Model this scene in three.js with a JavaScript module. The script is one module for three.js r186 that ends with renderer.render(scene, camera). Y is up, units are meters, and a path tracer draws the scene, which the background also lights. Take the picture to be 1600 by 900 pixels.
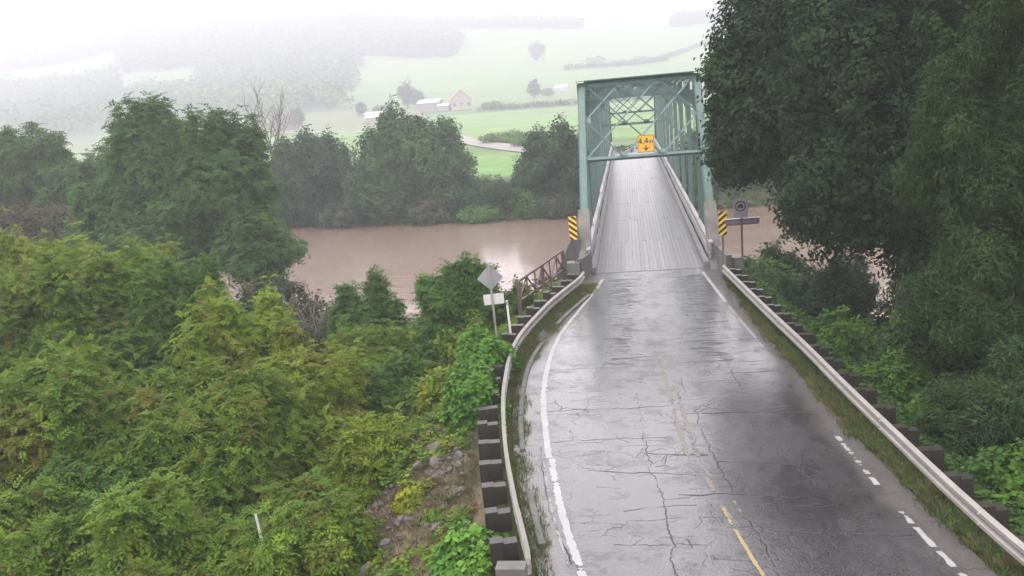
import * as THREE from 'three';
import { mergeGeometries } from 'three/addons/utils/BufferGeometryUtils.js';

// ------------------------------------------------------------------ camera, sky, sun, exposure
const scene = new THREE.Scene();
const camera = new THREE.PerspectiveCamera(38.18, 16 / 9, 0.1, 4000);
camera.rotation.order = 'YXZ';
camera.position.set(0, 7.73, 0);
camera.rotation.set(-0.2276, 0.1518, -0.0873);
scene.add(camera);

const EXPOSURE = 3.0;
const renderer = new THREE.WebGLRenderer({ antialias: true });
renderer.toneMapping = THREE.LinearToneMapping;
renderer.toneMappingExposure = EXPOSURE;
renderer.shadowMap.enabled = true;

function rng(seed) {
  let a = seed >>> 0;
  return () => { a = (a + 0x6D2B79F5) | 0; let t = Math.imul(a ^ (a >>> 15), 1 | a); t = (t + Math.imul(t ^ (t >>> 7), 61 | t)) ^ t; return ((t ^ (t >>> 14)) >>> 0) / 4294967296; };
}
function hash(i, j, s = 0) { let h = Math.imul(i | 0, 374761393) + Math.imul(j | 0, 668265263) + Math.imul(s | 0, 974711); h = Math.imul(h ^ (h >>> 13), 1274126177); return ((h ^ (h >>> 16)) >>> 0) / 4294967296; }
const sm = (t) => t * t * (3 - 2 * t);
const clamp = (v, a = 0, b = 1) => Math.min(b, Math.max(a, v));
const step = (a, b, v) => sm(clamp((v - a) / (b - a)));
const mix = (a, b, t) => a + (b - a) * t;
function vnoise(x, y, s = 0, per = 0) {
  const i = Math.floor(x), j = Math.floor(y), fx = sm(x - i), fy = sm(y - j);
  const w = per ? (k) => ((k % per) + per) % per : (k) => k;
  const a = hash(w(i), w(j), s), b = hash(w(i + 1), w(j), s), c = hash(w(i), w(j + 1), s), d = hash(w(i + 1), w(j + 1), s);
  return mix(mix(a, b, fx), mix(c, d, fx), fy);
}
function fbm(x, y, s = 0, o = 4, per = 0) { let v = 0, a = 0.5, t = 0; for (let k = 0; k < o; k++) { v += a * vnoise(x, y, s + k * 17, per); t += a; a *= 0.5; x *= 2; y *= 2; per *= 2; } return v / t; }

{ // overcast sky, nearly even, a little brighter overhead, faint cloud mottling
  const W = 256, Hh = 128, data = new Float32Array(W * Hh * 4);
  for (let j = 0; j < Hh; j++) for (let i = 0; i < W; i++) {
    const el = ((j + 0.5) / Hh - 0.5) * Math.PI, up = Math.max(0, Math.sin(el));
    const n = fbm(i / 32, j / 14, 5, 4, 8) - 0.5;
    const v = 1.0 + 0.22 * up + 0.16 * n * Math.min(1, up * 4);
    const k = (j * W + i) * 4;
    data[k] = v * 1.008; data[k + 1] = v * 0.977; data[k + 2] = v * 1.033; data[k + 3] = 1;
  }
  const sky = new THREE.DataTexture(data, W, Hh, THREE.RGBAFormat, THREE.FloatType);
  sky.mapping = THREE.EquirectangularReflectionMapping; sky.magFilter = THREE.LinearFilter; sky.minFilter = THREE.LinearFilter; sky.needsUpdate = true;
  scene.background = sky; scene.environment = sky;
}
const sun = new THREE.DirectionalLight(0xfffaf2, 0.7);
sun.position.set(-60, 160, -20); sun.target.position.set(0, 0, -50); scene.add(sun, sun.target);
sun.castShadow = true; sun.shadow.radius = 40; sun.shadow.mapSize.set(2048, 2048);
Object.assign(sun.shadow.camera, { left: -140, right: 140, top: 140, bottom: -140, near: 1, far: 500 });
scene.fog = new THREE.FogExp2(0xfafbff, 0.00122);

// ------------------------------------------------------------------ helpers
const V = (x, y, z) => new THREE.Vector3(x, y, z);
const taken = new Map();
function numbered(n) { const k = taken.get(n) || 0; taken.set(n, k + 1); return k ? `${n}_${String(k).padStart(3, '0')}` : n; }
function put(o, name, parent) {
  o.name = parent ? name : numbered(name); (parent || scene).add(o);
  if (o.isMesh) { o.castShadow = true; o.receiveShadow = true; }
  return o;
}
function thing(name, label, category, pos = [0, 0, 0], turn = 0, group) {
  const o = put(new THREE.Group(), name); o.position.set(...pos); o.rotation.y = turn;
  o.userData = { label, category }; if (group) o.userData.group = group; return o;
}
function part(name, geo, m, parent) { return put(new THREE.Mesh(Array.isArray(geo) ? mergeGeometries(geo) : geo, m), name, parent); }
function grp(name, parent) { return put(new THREE.Group(), name, parent); }
function struct(name, geo, m, label, category) { const o = part(name, geo, m); o.userData = { label, category, kind: 'structure' }; return o; }

// box between two points: width w across, thickness t, uv in metres
function bar(p, q, w, t, up = V(0, 1, 0), over = 0) {
  p = p.isVector3 ? p : V(...p); q = q.isVector3 ? q : V(...q);
  const d = q.clone().sub(p), L = d.length() + 2 * over; d.normalize();
  let s = new THREE.Vector3().crossVectors(d, up); if (s.lengthSq() < 1e-6) s = new THREE.Vector3().crossVectors(d, V(1, 0, 0)); s.normalize();
  const n = new THREE.Vector3().crossVectors(s, d).normalize();
  const g = new THREE.BoxGeometry(w, L, t); uvBox(g, w, L, t);
  const m = new THREE.Matrix4().makeBasis(s, d, n.clone().negate().negate());
  if (m.determinant() < 0) m.makeBasis(s, d, n.negate());
  m.setPosition(p.clone().add(q).multiplyScalar(0.5)); g.applyMatrix4(m); return g;
}
function uvBox(g, x, y, z) {
  const uv = g.attributes.uv, off = hash(Math.round(x * 977), Math.round(y * 1013), Math.round(z * 331)) * 7, dims = [[z, y], [z, y], [x, z], [x, z], [x, y], [x, y]];
  for (let f = 0; f < 6; f++) for (let k = 0; k < 4; k++) { const i = f * 4 + k; uv.setXY(i, uv.getX(i) * dims[f][0] + off, uv.getY(i) * dims[f][1] + off * 0.37); }
}
function box(x, y, z, w, h, d) { const g = new THREE.BoxGeometry(w, h, d); uvBox(g, w, h, d); g.translate(x, y, z); return g; }
// sweep a closed profile [[across, up]...] along points; across is to the right of the way one goes
function sweep(prof, pts, cap = true) {
  const n = prof.length, pos = [], uv = [], idx = []; let len = 0;
  const per = [0]; for (let i = 0; i < n; i++) { const a = prof[i], b = prof[(i + 1) % n]; per.push(per[i] + Math.hypot(b[0] - a[0], b[1] - a[1])); }
  pts.forEach((p, i) => {
    const a = pts[Math.max(0, i - 1)], b = pts[Math.min(pts.length - 1, i + 1)];
    const t = V(b.x - a.x, 0, b.z - a.z).normalize(), r = V(-t.z, 0, t.x);
    if (i) len += p.distanceTo(pts[i - 1]);
    for (let k = 0; k <= n; k++) { const c = prof[k % n]; pos.push(p.x + r.x * c[0], p.y + c[1], p.z + r.z * c[0]); uv.push(per[k], len); }
  });
  for (let i = 0; i < pts.length - 1; i++) for (let k = 0; k < n; k++) { const a = i * (n + 1) + k, b = a + n + 1; idx.push(a, b, a + 1, b, b + 1, a + 1); }
  let g = new THREE.BufferGeometry(); g.setAttribute('position', new THREE.Float32BufferAttribute(pos, 3)); g.setAttribute('uv', new THREE.Float32BufferAttribute(uv, 2)); g.setIndex(idx);
  g = g.toNonIndexed();
  if (cap) {
    const tri = THREE.ShapeUtils.triangulateShape(prof.map((c) => new THREE.Vector2(...c)), []), P = Array.from(g.attributes.position.array), U = Array.from(g.attributes.uv.array);
    for (const e of [0, pts.length - 1]) for (const f of tri) for (const k of f) { const o = (e * (n + 1) + k) * 3; P.push(pos[o], pos[o + 1], pos[o + 2]); U.push(...prof[k]); }
    g = new THREE.BufferGeometry(); g.setAttribute('position', new THREE.Float32BufferAttribute(P, 3)); g.setAttribute('uv', new THREE.Float32BufferAttribute(U, 2));
  }
  g.computeVertexNormals(); return g;
}
function tube(pts, r0, r1, seg = 6) { // tapered limb through points
  const pos = [], uv = [], nor = [], idx = [], n = pts.length; let len = 0;
  pts.forEach((p, i) => {
    const t = pts[Math.min(n - 1, i + 1)].clone().sub(pts[Math.max(0, i - 1)]).normalize();
    const s = new THREE.Vector3().crossVectors(t, Math.abs(t.y) > 0.9 ? V(1, 0, 0) : V(0, 1, 0)).normalize(), b = new THREE.Vector3().crossVectors(s, t);
    const r = mix(r0, r1, i / (n - 1)); if (i) len += p.distanceTo(pts[i - 1]);
    for (let k = 0; k <= seg; k++) { const a = k / seg * 2 * Math.PI, c = Math.cos(a), d = Math.sin(a); pos.push(p.x + (s.x * c + b.x * d) * r, p.y + (s.y * c + b.y * d) * r, p.z + (s.z * c + b.z * d) * r); nor.push(s.x * c + b.x * d, s.y * c + b.y * d, s.z * c + b.z * d); uv.push(k / seg * r0 * 6.3, len); }
  });
  for (let i = 0; i < n - 1; i++) for (let k = 0; k < seg; k++) { const a = i * (seg + 1) + k, b = a + seg + 1; idx.push(a, b, a + 1, b, b + 1, a + 1); }
  const g = new THREE.BufferGeometry(); g.setAttribute('position', new THREE.Float32BufferAttribute(pos, 3)); g.setAttribute('normal', new THREE.Float32BufferAttribute(nor, 3)); g.setAttribute('uv', new THREE.Float32BufferAttribute(uv, 2)); g.setIndex(idx); return g;
}
function limb(a, b, r0, r1, R, bend = 0.12, n = 5, seg = 6) {
  const pts = [], L = a.distanceTo(b), o = V(R() - 0.5, (R() - 0.5) * 0.6, R() - 0.5).multiplyScalar(L * bend * 2);
  for (let i = 0; i <= n; i++) { const t = i / n; pts.push(a.clone().lerp(b, t).addScaledVector(o, Math.sin(t * Math.PI)).add(V(R() - 0.5, R() - 0.5, R() - 0.5).multiplyScalar(i && i < n ? L * 0.03 : 0))); }
  return tube(pts, r0, r1, seg);
}
// table -> smooth curve value at z
function curve(tab) { // tab sorted by z ascending: [z, x]
  return (z) => {
    const n = tab.length; if (z <= tab[0][0]) return tab[0][1]; if (z >= tab[n - 1][0]) return tab[n - 1][1];
    let i = 0; while (z > tab[i + 1][0]) i++;
    const sl = (k) => k <= 0 ? (tab[1][1] - tab[0][1]) / (tab[1][0] - tab[0][0]) : k >= n - 1 ? (tab[n - 1][1] - tab[n - 2][1]) / (tab[n - 1][0] - tab[n - 2][0]) : (tab[k + 1][1] - tab[k - 1][1]) / (tab[k + 1][0] - tab[k - 1][0]);
    const h = tab[i + 1][0] - tab[i][0], t = (z - tab[i][0]) / h, t2 = t * t, t3 = t2 * t;
    return (2 * t3 - 3 * t2 + 1) * tab[i][1] + (t3 - 2 * t2 + t) * h * sl(i) + (-2 * t3 + 3 * t2) * tab[i + 1][1] + (t3 - t2) * h * sl(i + 1);
  };
}

// ------------------------------------------------------------------ textures and materials
function texture(w, h, fn, srgb = false, rx = 1, ry = 1) { // fn(x, y) -> [r, g, b] 0..1
  const d = new Uint8Array(w * h * 4);
  for (let y = 0; y < h; y++) for (let x = 0; x < w; x++) { const c = fn(x, y), k = (y * w + x) * 4; d[k] = clamp(c[0]) * 255; d[k + 1] = clamp(c[1]) * 255; d[k + 2] = clamp(c[2]) * 255; d[k + 3] = 255; }
  const t = new THREE.DataTexture(d, w, h); t.magFilter = THREE.LinearFilter; t.minFilter = THREE.LinearMipmapLinearFilter; t.generateMipmaps = true; t.wrapS = t.wrapT = THREE.RepeatWrapping; t.repeat.set(rx, ry);
  if (srgb) t.colorSpace = THREE.SRGBColorSpace; t.needsUpdate = true; return t;
}
const lin = (r, g, b) => new THREE.Color().setRGB(r, g, b);
const g3 = (v) => [v, v, v];
// grey noise around 0.8 used as multiplier (kept linear)
const noiseTex = texture(512, 512, (x, y) => g3(0.55 + 0.45 * (0.55 * fbm(x / 64, y / 64, 3, 4, 8) + 0.45 * hash(x, y, 9)) + 0.18 * (fbm(x / 128, y / 128, 8, 3, 4) - 0.5)), false, 0.5, 0.5);
const soilTex = texture(512, 512, (x, y) => { const a = fbm(x / 32, y / 32, 21, 5, 16), b = fbm(x / 128, y / 128, 22, 3, 4), c = hash(x, y, 4); return [0.45 + 0.5 * a + 0.2 * (c - 0.5) + 0.2 * (b - 0.5), 0.45 + 0.55 * a + 0.16 * (c - 0.5), 0.45 + 0.5 * a + 0.12 * (c - 0.5)]; }, false, 0.22, 0.22);
const rustTex = texture(512, 512, (x, y) => {
  const a = fbm(x / 40, y / 40, 31, 5, 12.8 | 0), st = fbm(x / 10, y / 90, 33, 3, 0), s = step(0.62, 0.74, a * 0.7 + st * 0.3), c = 0.86 + 0.14 * hash(x, y, 3), f = 0.9 + 0.2 * (fbm(x / 90, y / 90, 35, 3) - 0.5);
  return [mix(c * f, 0.85, s), mix(c * f, 0.55, s), mix(c * f, 0.45, s)];
}, false, 0.45, 0.45);
const woodTex = texture(512, 512, (x, y) => { const g = fbm(x / 6, y / 120, 41, 4), k = fbm(x / 60, y / 60, 44, 3), s = hash(x, y, 7); const v = 0.5 + 0.55 * g + 0.25 * (k - 0.5) + 0.1 * (s - 0.5); return [v, v * 0.985, v * 0.97]; }, false, 1, 0.5);
const deckTex = texture(512, 512, (x, y) => { const g = fbm(x / 5, y / 40, 46, 3), k = fbm(x / 14, y / 14, 47, 3), q = hash(Math.floor(x / 9), Math.floor(y / 22), 3), b = step(0.62, 0.8, fbm(x / 22, y / 9, 48, 3)); const v = 0.35 + 0.4 * g + 0.5 * (k - 0.35) + 0.22 * (q - 0.5) - 0.3 * b; return [v, v * 0.985, v]; }, false, 0.8, 0.5);
const std = (color, roughness, o = {}) => new THREE.MeshStandardMaterial({ color, roughness, metalness: 0, ...o });
const M = {
  steel: std(lin(0.098, 0.165, 0.145), 0.55, { map: rustTex }),
  galv: std(lin(0.31, 0.285, 0.26), 0.42, { metalness: 0.35, map: noiseTex }),
  galvOld: std(lin(0.42, 0.40, 0.37), 0.55, { metalness: 0.2, map: rustTex }),
  post: std(lin(0.034, 0.029, 0.025), 0.42, { map: woodTex }),
  concrete: std(lin(0.18, 0.165, 0.148), 0.75, { map: soilTex }),
  concreteDark: std(lin(0.125, 0.115, 0.112), 0.75, { map: soilTex }),
  rail: std(lin(0.115, 0.062, 0.07), 0.6, { map: rustTex }),
  plate: std(lin(0.36, 0.36, 0.37), 0.5, { metalness: 0.3, map: noiseTex }),
  white: std(lin(0.72, 0.7, 0.68), 0.5, { map: noiseTex }),
  bark: std(lin(0.085, 0.07, 0.055), 0.85, { map: woodTex }),
  barkPale: std(lin(0.30, 0.27, 0.24), 0.85, { map: woodTex }),
  guardWood: std(lin(0.30, 0.285, 0.275), 0.55, { map: woodTex }),
  curbWood: std(lin(0.20, 0.19, 0.19), 0.45, { map: woodTex }),
  rock: std(lin(0.115, 0.10, 0.095), 0.7, { map: soilTex }),
  kerb: std(lin(0.15, 0.145, 0.13), 0.8, { map: soilTex }),
};
const deckM = [0.14, 0.16, 0.18, 0.205].map((v) => new THREE.MeshPhysicalMaterial({ color: lin(v * 1.02, v * 0.98, v), roughness: 0.38, clearcoat: 0.75, clearcoatRoughness: 0.26, map: deckTex, bumpMap: deckTex, bumpScale: 0.008 }));

// ------------------------------------------------------------------ ground shape
const roadL = curve([[-36, -1.72], [-33.5, -1.8], [-30.5, -2.15], [-28, -2.6], [-25, -2.95], [-20.4, -2.95], [-16.5, -2.45], [-13.6, -1.85], [-12.2, -1.5], [-5, 0.4], [6, 3.4], [30, 10]]);
const roadR = curve([[-36, 3.28], [-33.3, 3.35], [-25.2, 3.7], [-18.9, 4.22], [-15.6, 4.6], [-13.2, 4.95], [-12.2, 5.1], [-5, 6.5], [6, 9.2], [30, 16]]);
const nearBank = curve([[-200, 130], [-90, 105], [-60, 84], [-45, 66], [-30, 57], [-18, 53], [-6, 48], [6, 46], [20, 44], [60, 40], [200, 35]]);
const farBank = curve([[-200, 135], [-80, 112], [-44, 102], [-22, 95.8], [-6, 94.2], [20, 93], [60, 92], [200, 95]]);
const farPath = [[0.62, -104.9], [0.4, -112], [-2, -122], [-8, -134], [-17, -150], [-27, -172], [-38, -200], [-56, -250], [-86, -310], [-128, -365], [-200, -440]];
const farY = (z) => mix(0, -2.2, step(-106, -145, z)) + (z < -200 ? hill(-40, z) + 0 : 0);
const crest = curve([[-1.4, 80], [-0.8, 98], [-0.68, 103], [-0.6, 113], [-0.48, 108], [-0.31, 98], [-0.24, 88], [-0.126, 79], [-0.05, 72], [0.02, 67], [0.11, 68], [0.2, 73], [0.6, 80], [1.4, 80]]);
function hill(x, z) {
  const d = -z; if (d < 300) return 0;
  const t = (d - 300) / 1050, c = crest(clamp(x / d, -1.4, 1.4)) * 1.5 - 3.9;
  return t < 1 ? c * Math.pow(t, 2.1) : c * Math.max(0.2, 1 - 0.9 * (t - 1));
}
function segDist(x, z) {
  let best = 1e9, bz = 0;
  for (let i = 0; i < farPath.length - 1; i++) {
    const [ax, az] = farPath[i], [bx, bz2] = farPath[i + 1], dx = bx - ax, dz = bz2 - az, t = clamp(((x - ax) * dx + (z - az) * dz) / (dx * dx + dz * dz)), d = Math.hypot(x - ax - dx * t, z - az - dz * t);
    if (d < best) { best = d; bz = az + dz * t; }
  }
  return [best, bz];
}
function ground(x, z) {
  const d = -z, dn = nearBank(x), df = farBank(x), n = fbm(x / 6 + 40, z / 6 + 40, 61, 3) - 0.5;
  if (d < (dn + df) / 2) {
    let b = (x < 1 ? -4.8 : -4.3) + n * 1.2; const t = step(dn - 7, dn + 3, d); b = mix(b, -8.2, t);
    const side = Math.max(roadL(z) - 1.25 - x, x - roadR(z) - 1.25, 0), e = Math.hypot(side, Math.max(0, d - 35.3));
    const emb = -0.05 - e * 0.6 - (e > 0 ? Math.min(1, e) * n * 0.7 : 0);
    return Math.max(b, emb);
  }
  let y = mix(-8.2, -2.5, step(df - 3, df + 9, d)) + n * (d > df ? 0.5 : 0);
  y += hill(x, z);
  if (d > 100 && d < 470 && x < 30 && x > -230) { const [s, pz] = segDist(x, z); const h = farY(pz) - 0.09 - Math.max(0, s - 3.6) * 0.45; y = s < 4 ? h : Math.max(y, h); }
  else if (Math.abs(x - 0.62) < 14 && d > 92 && d <= 106) { const e = Math.hypot(Math.max(0, Math.abs(x - 0.62) - 4), Math.max(0, 104.2 - d)); y = Math.max(y, -0.1 - e * 0.6); }
  return y;
}
function spread(list) { const out = []; for (const [a, b, s] of list) { const n = Math.max(1, Math.round((b - a) / s)); for (let i = 0; i < n; i++) out.push(a + (b - a) * i / n); } out.push(list[list.length - 1][1]); return out; }
const isForest = (x, z) => { // wooded parts of the far hills
  const d = -z / 1.5, q = x / -z, w = fbm(x / 90, z / 90, 71, 3) - 0.5;
  if (d > 360 && q < -0.20 + w * 0.06 && d > 700 + w * 60) return q > -0.62 || d > 820;
  if (q < -0.33 + w * 0.08 && d > 380 + w * 80) return !(q < -0.52 && q > -0.63 && d > 560 && d < 700);
  if (q > -0.19 && q < -0.045 && d > 880) return true;
  if (q > 0.055 && d > 860) return true;
  return false;
};
{
  const xs = spread([[-1400, -900, 30], [-900, -360, 14], [-360, -170, 7], [-170, -46, 3], [-46, 32, 0.75], [32, 130, 3.2], [130, 400, 12], [400, 1200, 40]]);
  const zs = spread([[-2200, -1400, 40], [-1400, -620, 10], [-620, -125, 3.6], [-125, 14, 0.75], [14, 120, 6]]);
  const pos = [], col = [], uv = [], idx = [], nx = xs.length, c = new THREE.Color();
  for (const z of zs) for (const x of xs) {
    pos.push(x, ground(x, z), z); uv.push(x, z);
    const d = -z, dn = nearBank(x), df = farBank(x), n = fbm(x / 3, z / 3, 81, 4), n2 = fbm(x / 25, z / 25, 83, 3), q = x / Math.max(d, 1);
    if (d < (dn + df) / 2) {
      c.setRGB(0.05, 0.062, 0.022);
      if (x < roadL(z) - 1 && x > roadL(z) - 5.2 && d < 21) c.lerp(lin(0.15, 0.1, 0.06), step(0.4, 0.62, n));   // bare earth on the bank below the posts
      if (d > dn - 3) c.lerp(lin(0.16, 0.1, 0.07), 0.8);
    } else if (d < df + 3) c.setRGB(0.13, 0.1, 0.06);
    else {
      const row = d + 6 * (n2 - 0.5) + x * 0.12;
      if (d < df + 13) c.setRGB(0.075, 0.115, 0.035);
      else if (row < 148) c.setRGB(0.115, 0.235, 0.045);
      else if (row < 172) c.setRGB(0.08, 0.15, 0.035);
      else if (row < 440) c.setRGB(0.145, 0.265, 0.06);
      else if (row < 468) c.setRGB(0.08, 0.14, 0.04);
      else if (row < 700) c.setRGB(0.12, 0.205, 0.055);
      else if (row < 840) c.setRGB(0.12, 0.24, 0.045);
      else if (row < 1050) c.setRGB(0.15, 0.25, 0.045);
      else c.setRGB(0.12, 0.24, 0.045);
      if (isForest(x, z)) c.setRGB(0.06, 0.1, 0.03);
      if (q < -0.24 && d > 370 && !isForest(x, z) && d < 570) c.lerp(lin(0.16, 0.15, 0.09), 0.6);
      c.multiplyScalar((0.8 + 0.4 * n2) * (0.72 + 0.56 * fbm(x / 70 + z / 160, z / 7, 87, 3))); if (!isForest(x, z)) c.lerp(lin(0.2, 0.17, 0.07), 0.35 * step(0.5, 0.75, fbm(x / 90, z / 30, 89, 3)));
    }
    c.multiplyScalar(0.75 + 0.5 * n); col.push(c.r, c.g, c.b);
  }
  for (let j = 0; j < zs.length - 1; j++) for (let i = 0; i < nx - 1; i++) { const a = j * nx + i, b = a + nx; idx.push(a, b, a + 1, b, b + 1, a + 1); }
  const g = new THREE.BufferGeometry(); g.setAttribute('position', new THREE.Float32BufferAttribute(pos, 3)); g.setAttribute('color', new THREE.Float32BufferAttribute(col, 3)); g.setAttribute('uv', new THREE.Float32BufferAttribute(uv, 2)); g.setIndex(idx); g.computeVertexNormals();
  struct('ground', g, std(0xffffff, 0.9, { vertexColors: true, map: soilTex, bumpMap: soilTex, bumpScale: 0.05 }), 'grassy valley ground rising to hazy farmed hills', 'ground');
}
{ // river: a sheet with low swells and ripples
  const xs = spread([[-260, -60, 4], [-60, 40, 0.9], [40, 220, 4]]), zs = spread([[-140, -100, 2], [-100, -40, 0.7], [-40, -30, 2]]), pos = [], uv = [], idx = [], nx = xs.length;
  for (const z of zs) for (const x of xs) { pos.push(x, -6.5 + 0.10 * (fbm(x / 6, z / 1.6, 91, 3) - 0.5) * step(0.3, 0.7, fbm(x / 25, z / 9, 97, 2)) + 0.05 * (fbm(x / 16 + 5, z / 5, 95, 2) - 0.5), z); uv.push(x, z); }
  for (let j = 0; j < zs.length - 1; j++) for (let i = 0; i < nx - 1; i++) { const a = j * nx + i, b = a + nx; idx.push(a, b, a + 1, b, b + 1, a + 1); }
  const g = new THREE.BufferGeometry(); g.setAttribute('position', new THREE.Float32BufferAttribute(pos, 3)); g.setAttribute('uv', new THREE.Float32BufferAttribute(uv, 2)); g.setIndex(idx); g.computeVertexNormals();
  const rip = texture(512, 512, (x, y) => { const w = fbm(x / 32, y / 128 * 16, 101, 4, 16); const e = fbm(x / 64, y / 16, 105, 3, 8); return g3(0.5 * w + 0.5 * e); }, false, 1 / 14, 1 / 9);
  const silt = texture(256, 256, (x, y) => { const a = fbm(x / 64, y / 16, 111, 4, 4), v = 0.8 + 0.4 * (a - 0.5); return [v, v * 0.99, v * 0.98]; }, false, 1 / 60, 1 / 30);
  struct('river', g, new THREE.MeshPhysicalMaterial({ color: lin(0.30, 0.198, 0.148), roughness: 0.16, clearcoat: 0.9, clearcoatRoughness: 0.14, bumpMap: rip, bumpScale: 0.3, map: silt }), 'swollen muddy brown river flowing under the bridge', 'river');
}

// ------------------------------------------------------------------ road
const RX0 = -4, RX1 = 8, RZ0 = -36, RZ1 = -6; // painted part of the road surface, metres
function strip(xl, xr, z0, z1, y, dz = 0.3, nAcross = 8, uvf = (x, z) => [x, z]) {
  const pos = [], uv = [], idx = [], n = Math.ceil((z1 - z0) / dz);
  for (let j = 0; j <= n; j++) { const z = mix(z0, z1, j / n), a = xl(z), b = xr(z); for (let i = 0; i <= nAcross; i++) { const x = mix(a, b, i / nAcross), yy = typeof y === 'function' ? y(x, z) : y; pos.push(x, yy, z); uv.push(...uvf(x, z)); } }
  for (let j = 0; j < n; j++) for (let i = 0; i < nAcross; i++) { const a = j * (nAcross + 1) + i, b = a + nAcross + 1; idx.push(a, b, a + 1, b, b + 1, a + 1); }
  const g = new THREE.BufferGeometry(); g.setAttribute('position', new THREE.Float32BufferAttribute(pos, 3)); g.setAttribute('uv', new THREE.Float32BufferAttribute(uv, 2)); g.setIndex(idx); g.computeVertexNormals(); return g;
}
const roadY = (x, z) => 0.012 * (fbm(x / 1.3, z / 2.2, 121, 3) - 0.5) - 0.006 * 0;
let road;
{
  const W = 1024, Hh = 2048, cr = new Float32Array(W * Hh), R = rng(77);
  const toP = (x, z) => [(x - RX0) / (RX1 - RX0) * W, (z - RZ0) / (RZ1 - RZ0) * Hh];
  const sx = W / (RX1 - RX0), sz = Hh / (RZ1 - RZ0);
  const dot = (x, z, r, v) => { const [px, py] = toP(x, z), ax = Math.ceil(r * sx) + 1, ay = Math.ceil(r * sz) + 1; for (let j = -ay; j <= ay; j++) for (let i = -ax; i <= ax; i++) { const X = Math.round(px) + i, Y = Math.round(py) + j; if (X < 0 || Y < 0 || X >= W || Y >= Hh) continue; const dd = Math.hypot((X - px) / sx, (Y - py) / sz) / r; if (dd < 1) cr[Y * W + X] = Math.max(cr[Y * W + X], v * (1 - dd * dd)); } };
  const crack = (x0, z0, x1, z1, w, v = 1, wob = 0.12, gap = 0) => {
    const L = Math.hypot(x1 - x0, z1 - z0), n = Math.ceil(L / 0.012), s = Math.floor(R() * 1e4);
    for (let i = 0; i <= n; i++) { const t = i / n; if (gap && vnoise(t * L * 1.1, 3, s + 7) < gap) continue; const o = wob * ((vnoise(t * L * 0.9, 1.5, s) - 0.5) * 1.4 + (vnoise(t * L * 4.5, 3.5, s + 3) - 0.5) * 0.7 + (vnoise(t * L * 15, 5.5, s + 5) - 0.5) * 0.3) * 1.4, nx = -(z1 - z0) / L, nz = (x1 - x0) / L; const X = x0 + (x1 - x0) * t + nx * o, Zc = z0 + (z1 - z0) * t + nz * o; dot(X, Zc, w * (0.3 + 0.75 * vnoise(t * L * 3, 9, s)), v); if (w > 0.018 && L > 1.2 && R() < 0.008) { const a = R() * 6.28; crack(X, Zc, X + Math.cos(a) * (0.2 + 0.5 * R()), Zc + Math.sin(a) * (0.2 + 0.4 * R()), w * 0.5, v * 0.8, wob * 0.5); } }
  };
  // transverse cracks
  for (const [xa, xb, z, w] of [[-2.6, 1.0, -19.3, 0.03], [1.4, 3.9, -18.9, 0.045], [-0.6, 1.3, -16.7, 0.035], [-1.4, 0.8, -15.9, 0.03], [-2.2, 0.6, -17.6, 0.022], [1.5, 4.0, -16.2, 0.03], [0.6, 2.4, -14.9, 0.035], [-1.6, 0.9, -14.3, 0.022], [2.1, 4.4, -13.4, 0.035], [2.0, 4.1, -21.6, 0.03], [1.0, 3.6, -22.7, 0.03], [-2.6, 0.4, -22.4, 0.02], [1.2, 3.4, -24.6, 0.03], [-2.4, 2.6, -25.6, 0.018], [-1.9, 2.6, -28.2, 0.018], [0.2, 3.0, -30.2, 0.016], [1.7, 5.2, -11.4, 0.035], [-0.5, 2.0, -11.9, 0.02], [2.4, 4.7, -9.8, 0.03], [-0.6, 1.4, -13.1, 0.018]]) crack(xa, z + (R() - 0.5) * 0.25, xb, z + (R() - 0.5) * 0.3, w, 1, 0.1, 0.12);
  // longitudinal cracks: beside the centre line, in the left lane
  crack(1.05, -21.5, 1.3, -18, 0.015, 0.9, 0.1, 0.2); crack(1.3, -18, 1.65, -15, 0.020, 1, 0.1, 0.2); crack(1.65, -15, 2.1, -11.5, 0.020, 1, 0.1, 0.2); crack(2.1, -11.5, 3.2, -7, 0.020, 1, 0.1, 0.2);
  crack(-0.1, -20.4, 0.0, -17.4, 0.011, 0.9, 0.12, 0.2); crack(0.0, -17.4, 0.25, -14.6, 0.015, 1, 0.16, 0.2); crack(0.25, -14.6, 0.55, -11, 0.020, 1, 0.14, 0.2); crack(0.55, -11, 1.6, -7, 0.015, 1, 0.14, 0.2);
  crack(2.2, -23.5, 2.7, -19.2, 0.018, 0.9, 0.12, 0.2); crack(2.9, -17, 3.2, -14.9, 0.015, 0.9, 0.2, 0.2); crack(-1.2, -22.5, -1.0, -18, 0.007, 0.7, 0.2, 0.2);
  crack(-2.35, -17.2, -1.75, -14, 0.015, 1, 0.06, 0.2); crack(-1.75, -14, -1.05, -11.4, 0.023, 1, 0.06, 0.2); crack(-1.05, -11.4, 0.4, -7, 0.020, 1, 0.08, 0.2);
  crack(-0.6, -33.5, -1.2, -27, 0.011, 0.7, 0.2, 0.2); crack(2.2, -33, 2.4, -26, 0.015, 0.8, 0.2, 0.2);
  // small ragged ones, shallow ravelling in the wheel tracks near the bridge
  for (let i = 0; i < 240; i++) { const z = -26 + 17 * R(), x = mix(roadL(z), roadR(z), R()), a = R() * 6.28, L = 0.3 + 0.8 * R(); crack(x, z, x + Math.cos(a) * L, z + Math.sin(a) * L, 0.009 + 0.008 * R(), 0.75, 0.22, 0.15); }
  for (let i = 0; i < 300; i++) { const z = -33.5 + 26 * R(), l = roadL(z), r = roadR(z), x = mix(l, r, R()); crack(x, z, x + 0.3 + R() * 0.9, z + (R() - 0.5) * 0.3, 0.01 + 0.012 * R(), 0.6, 0.1, 0.3); }
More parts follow.
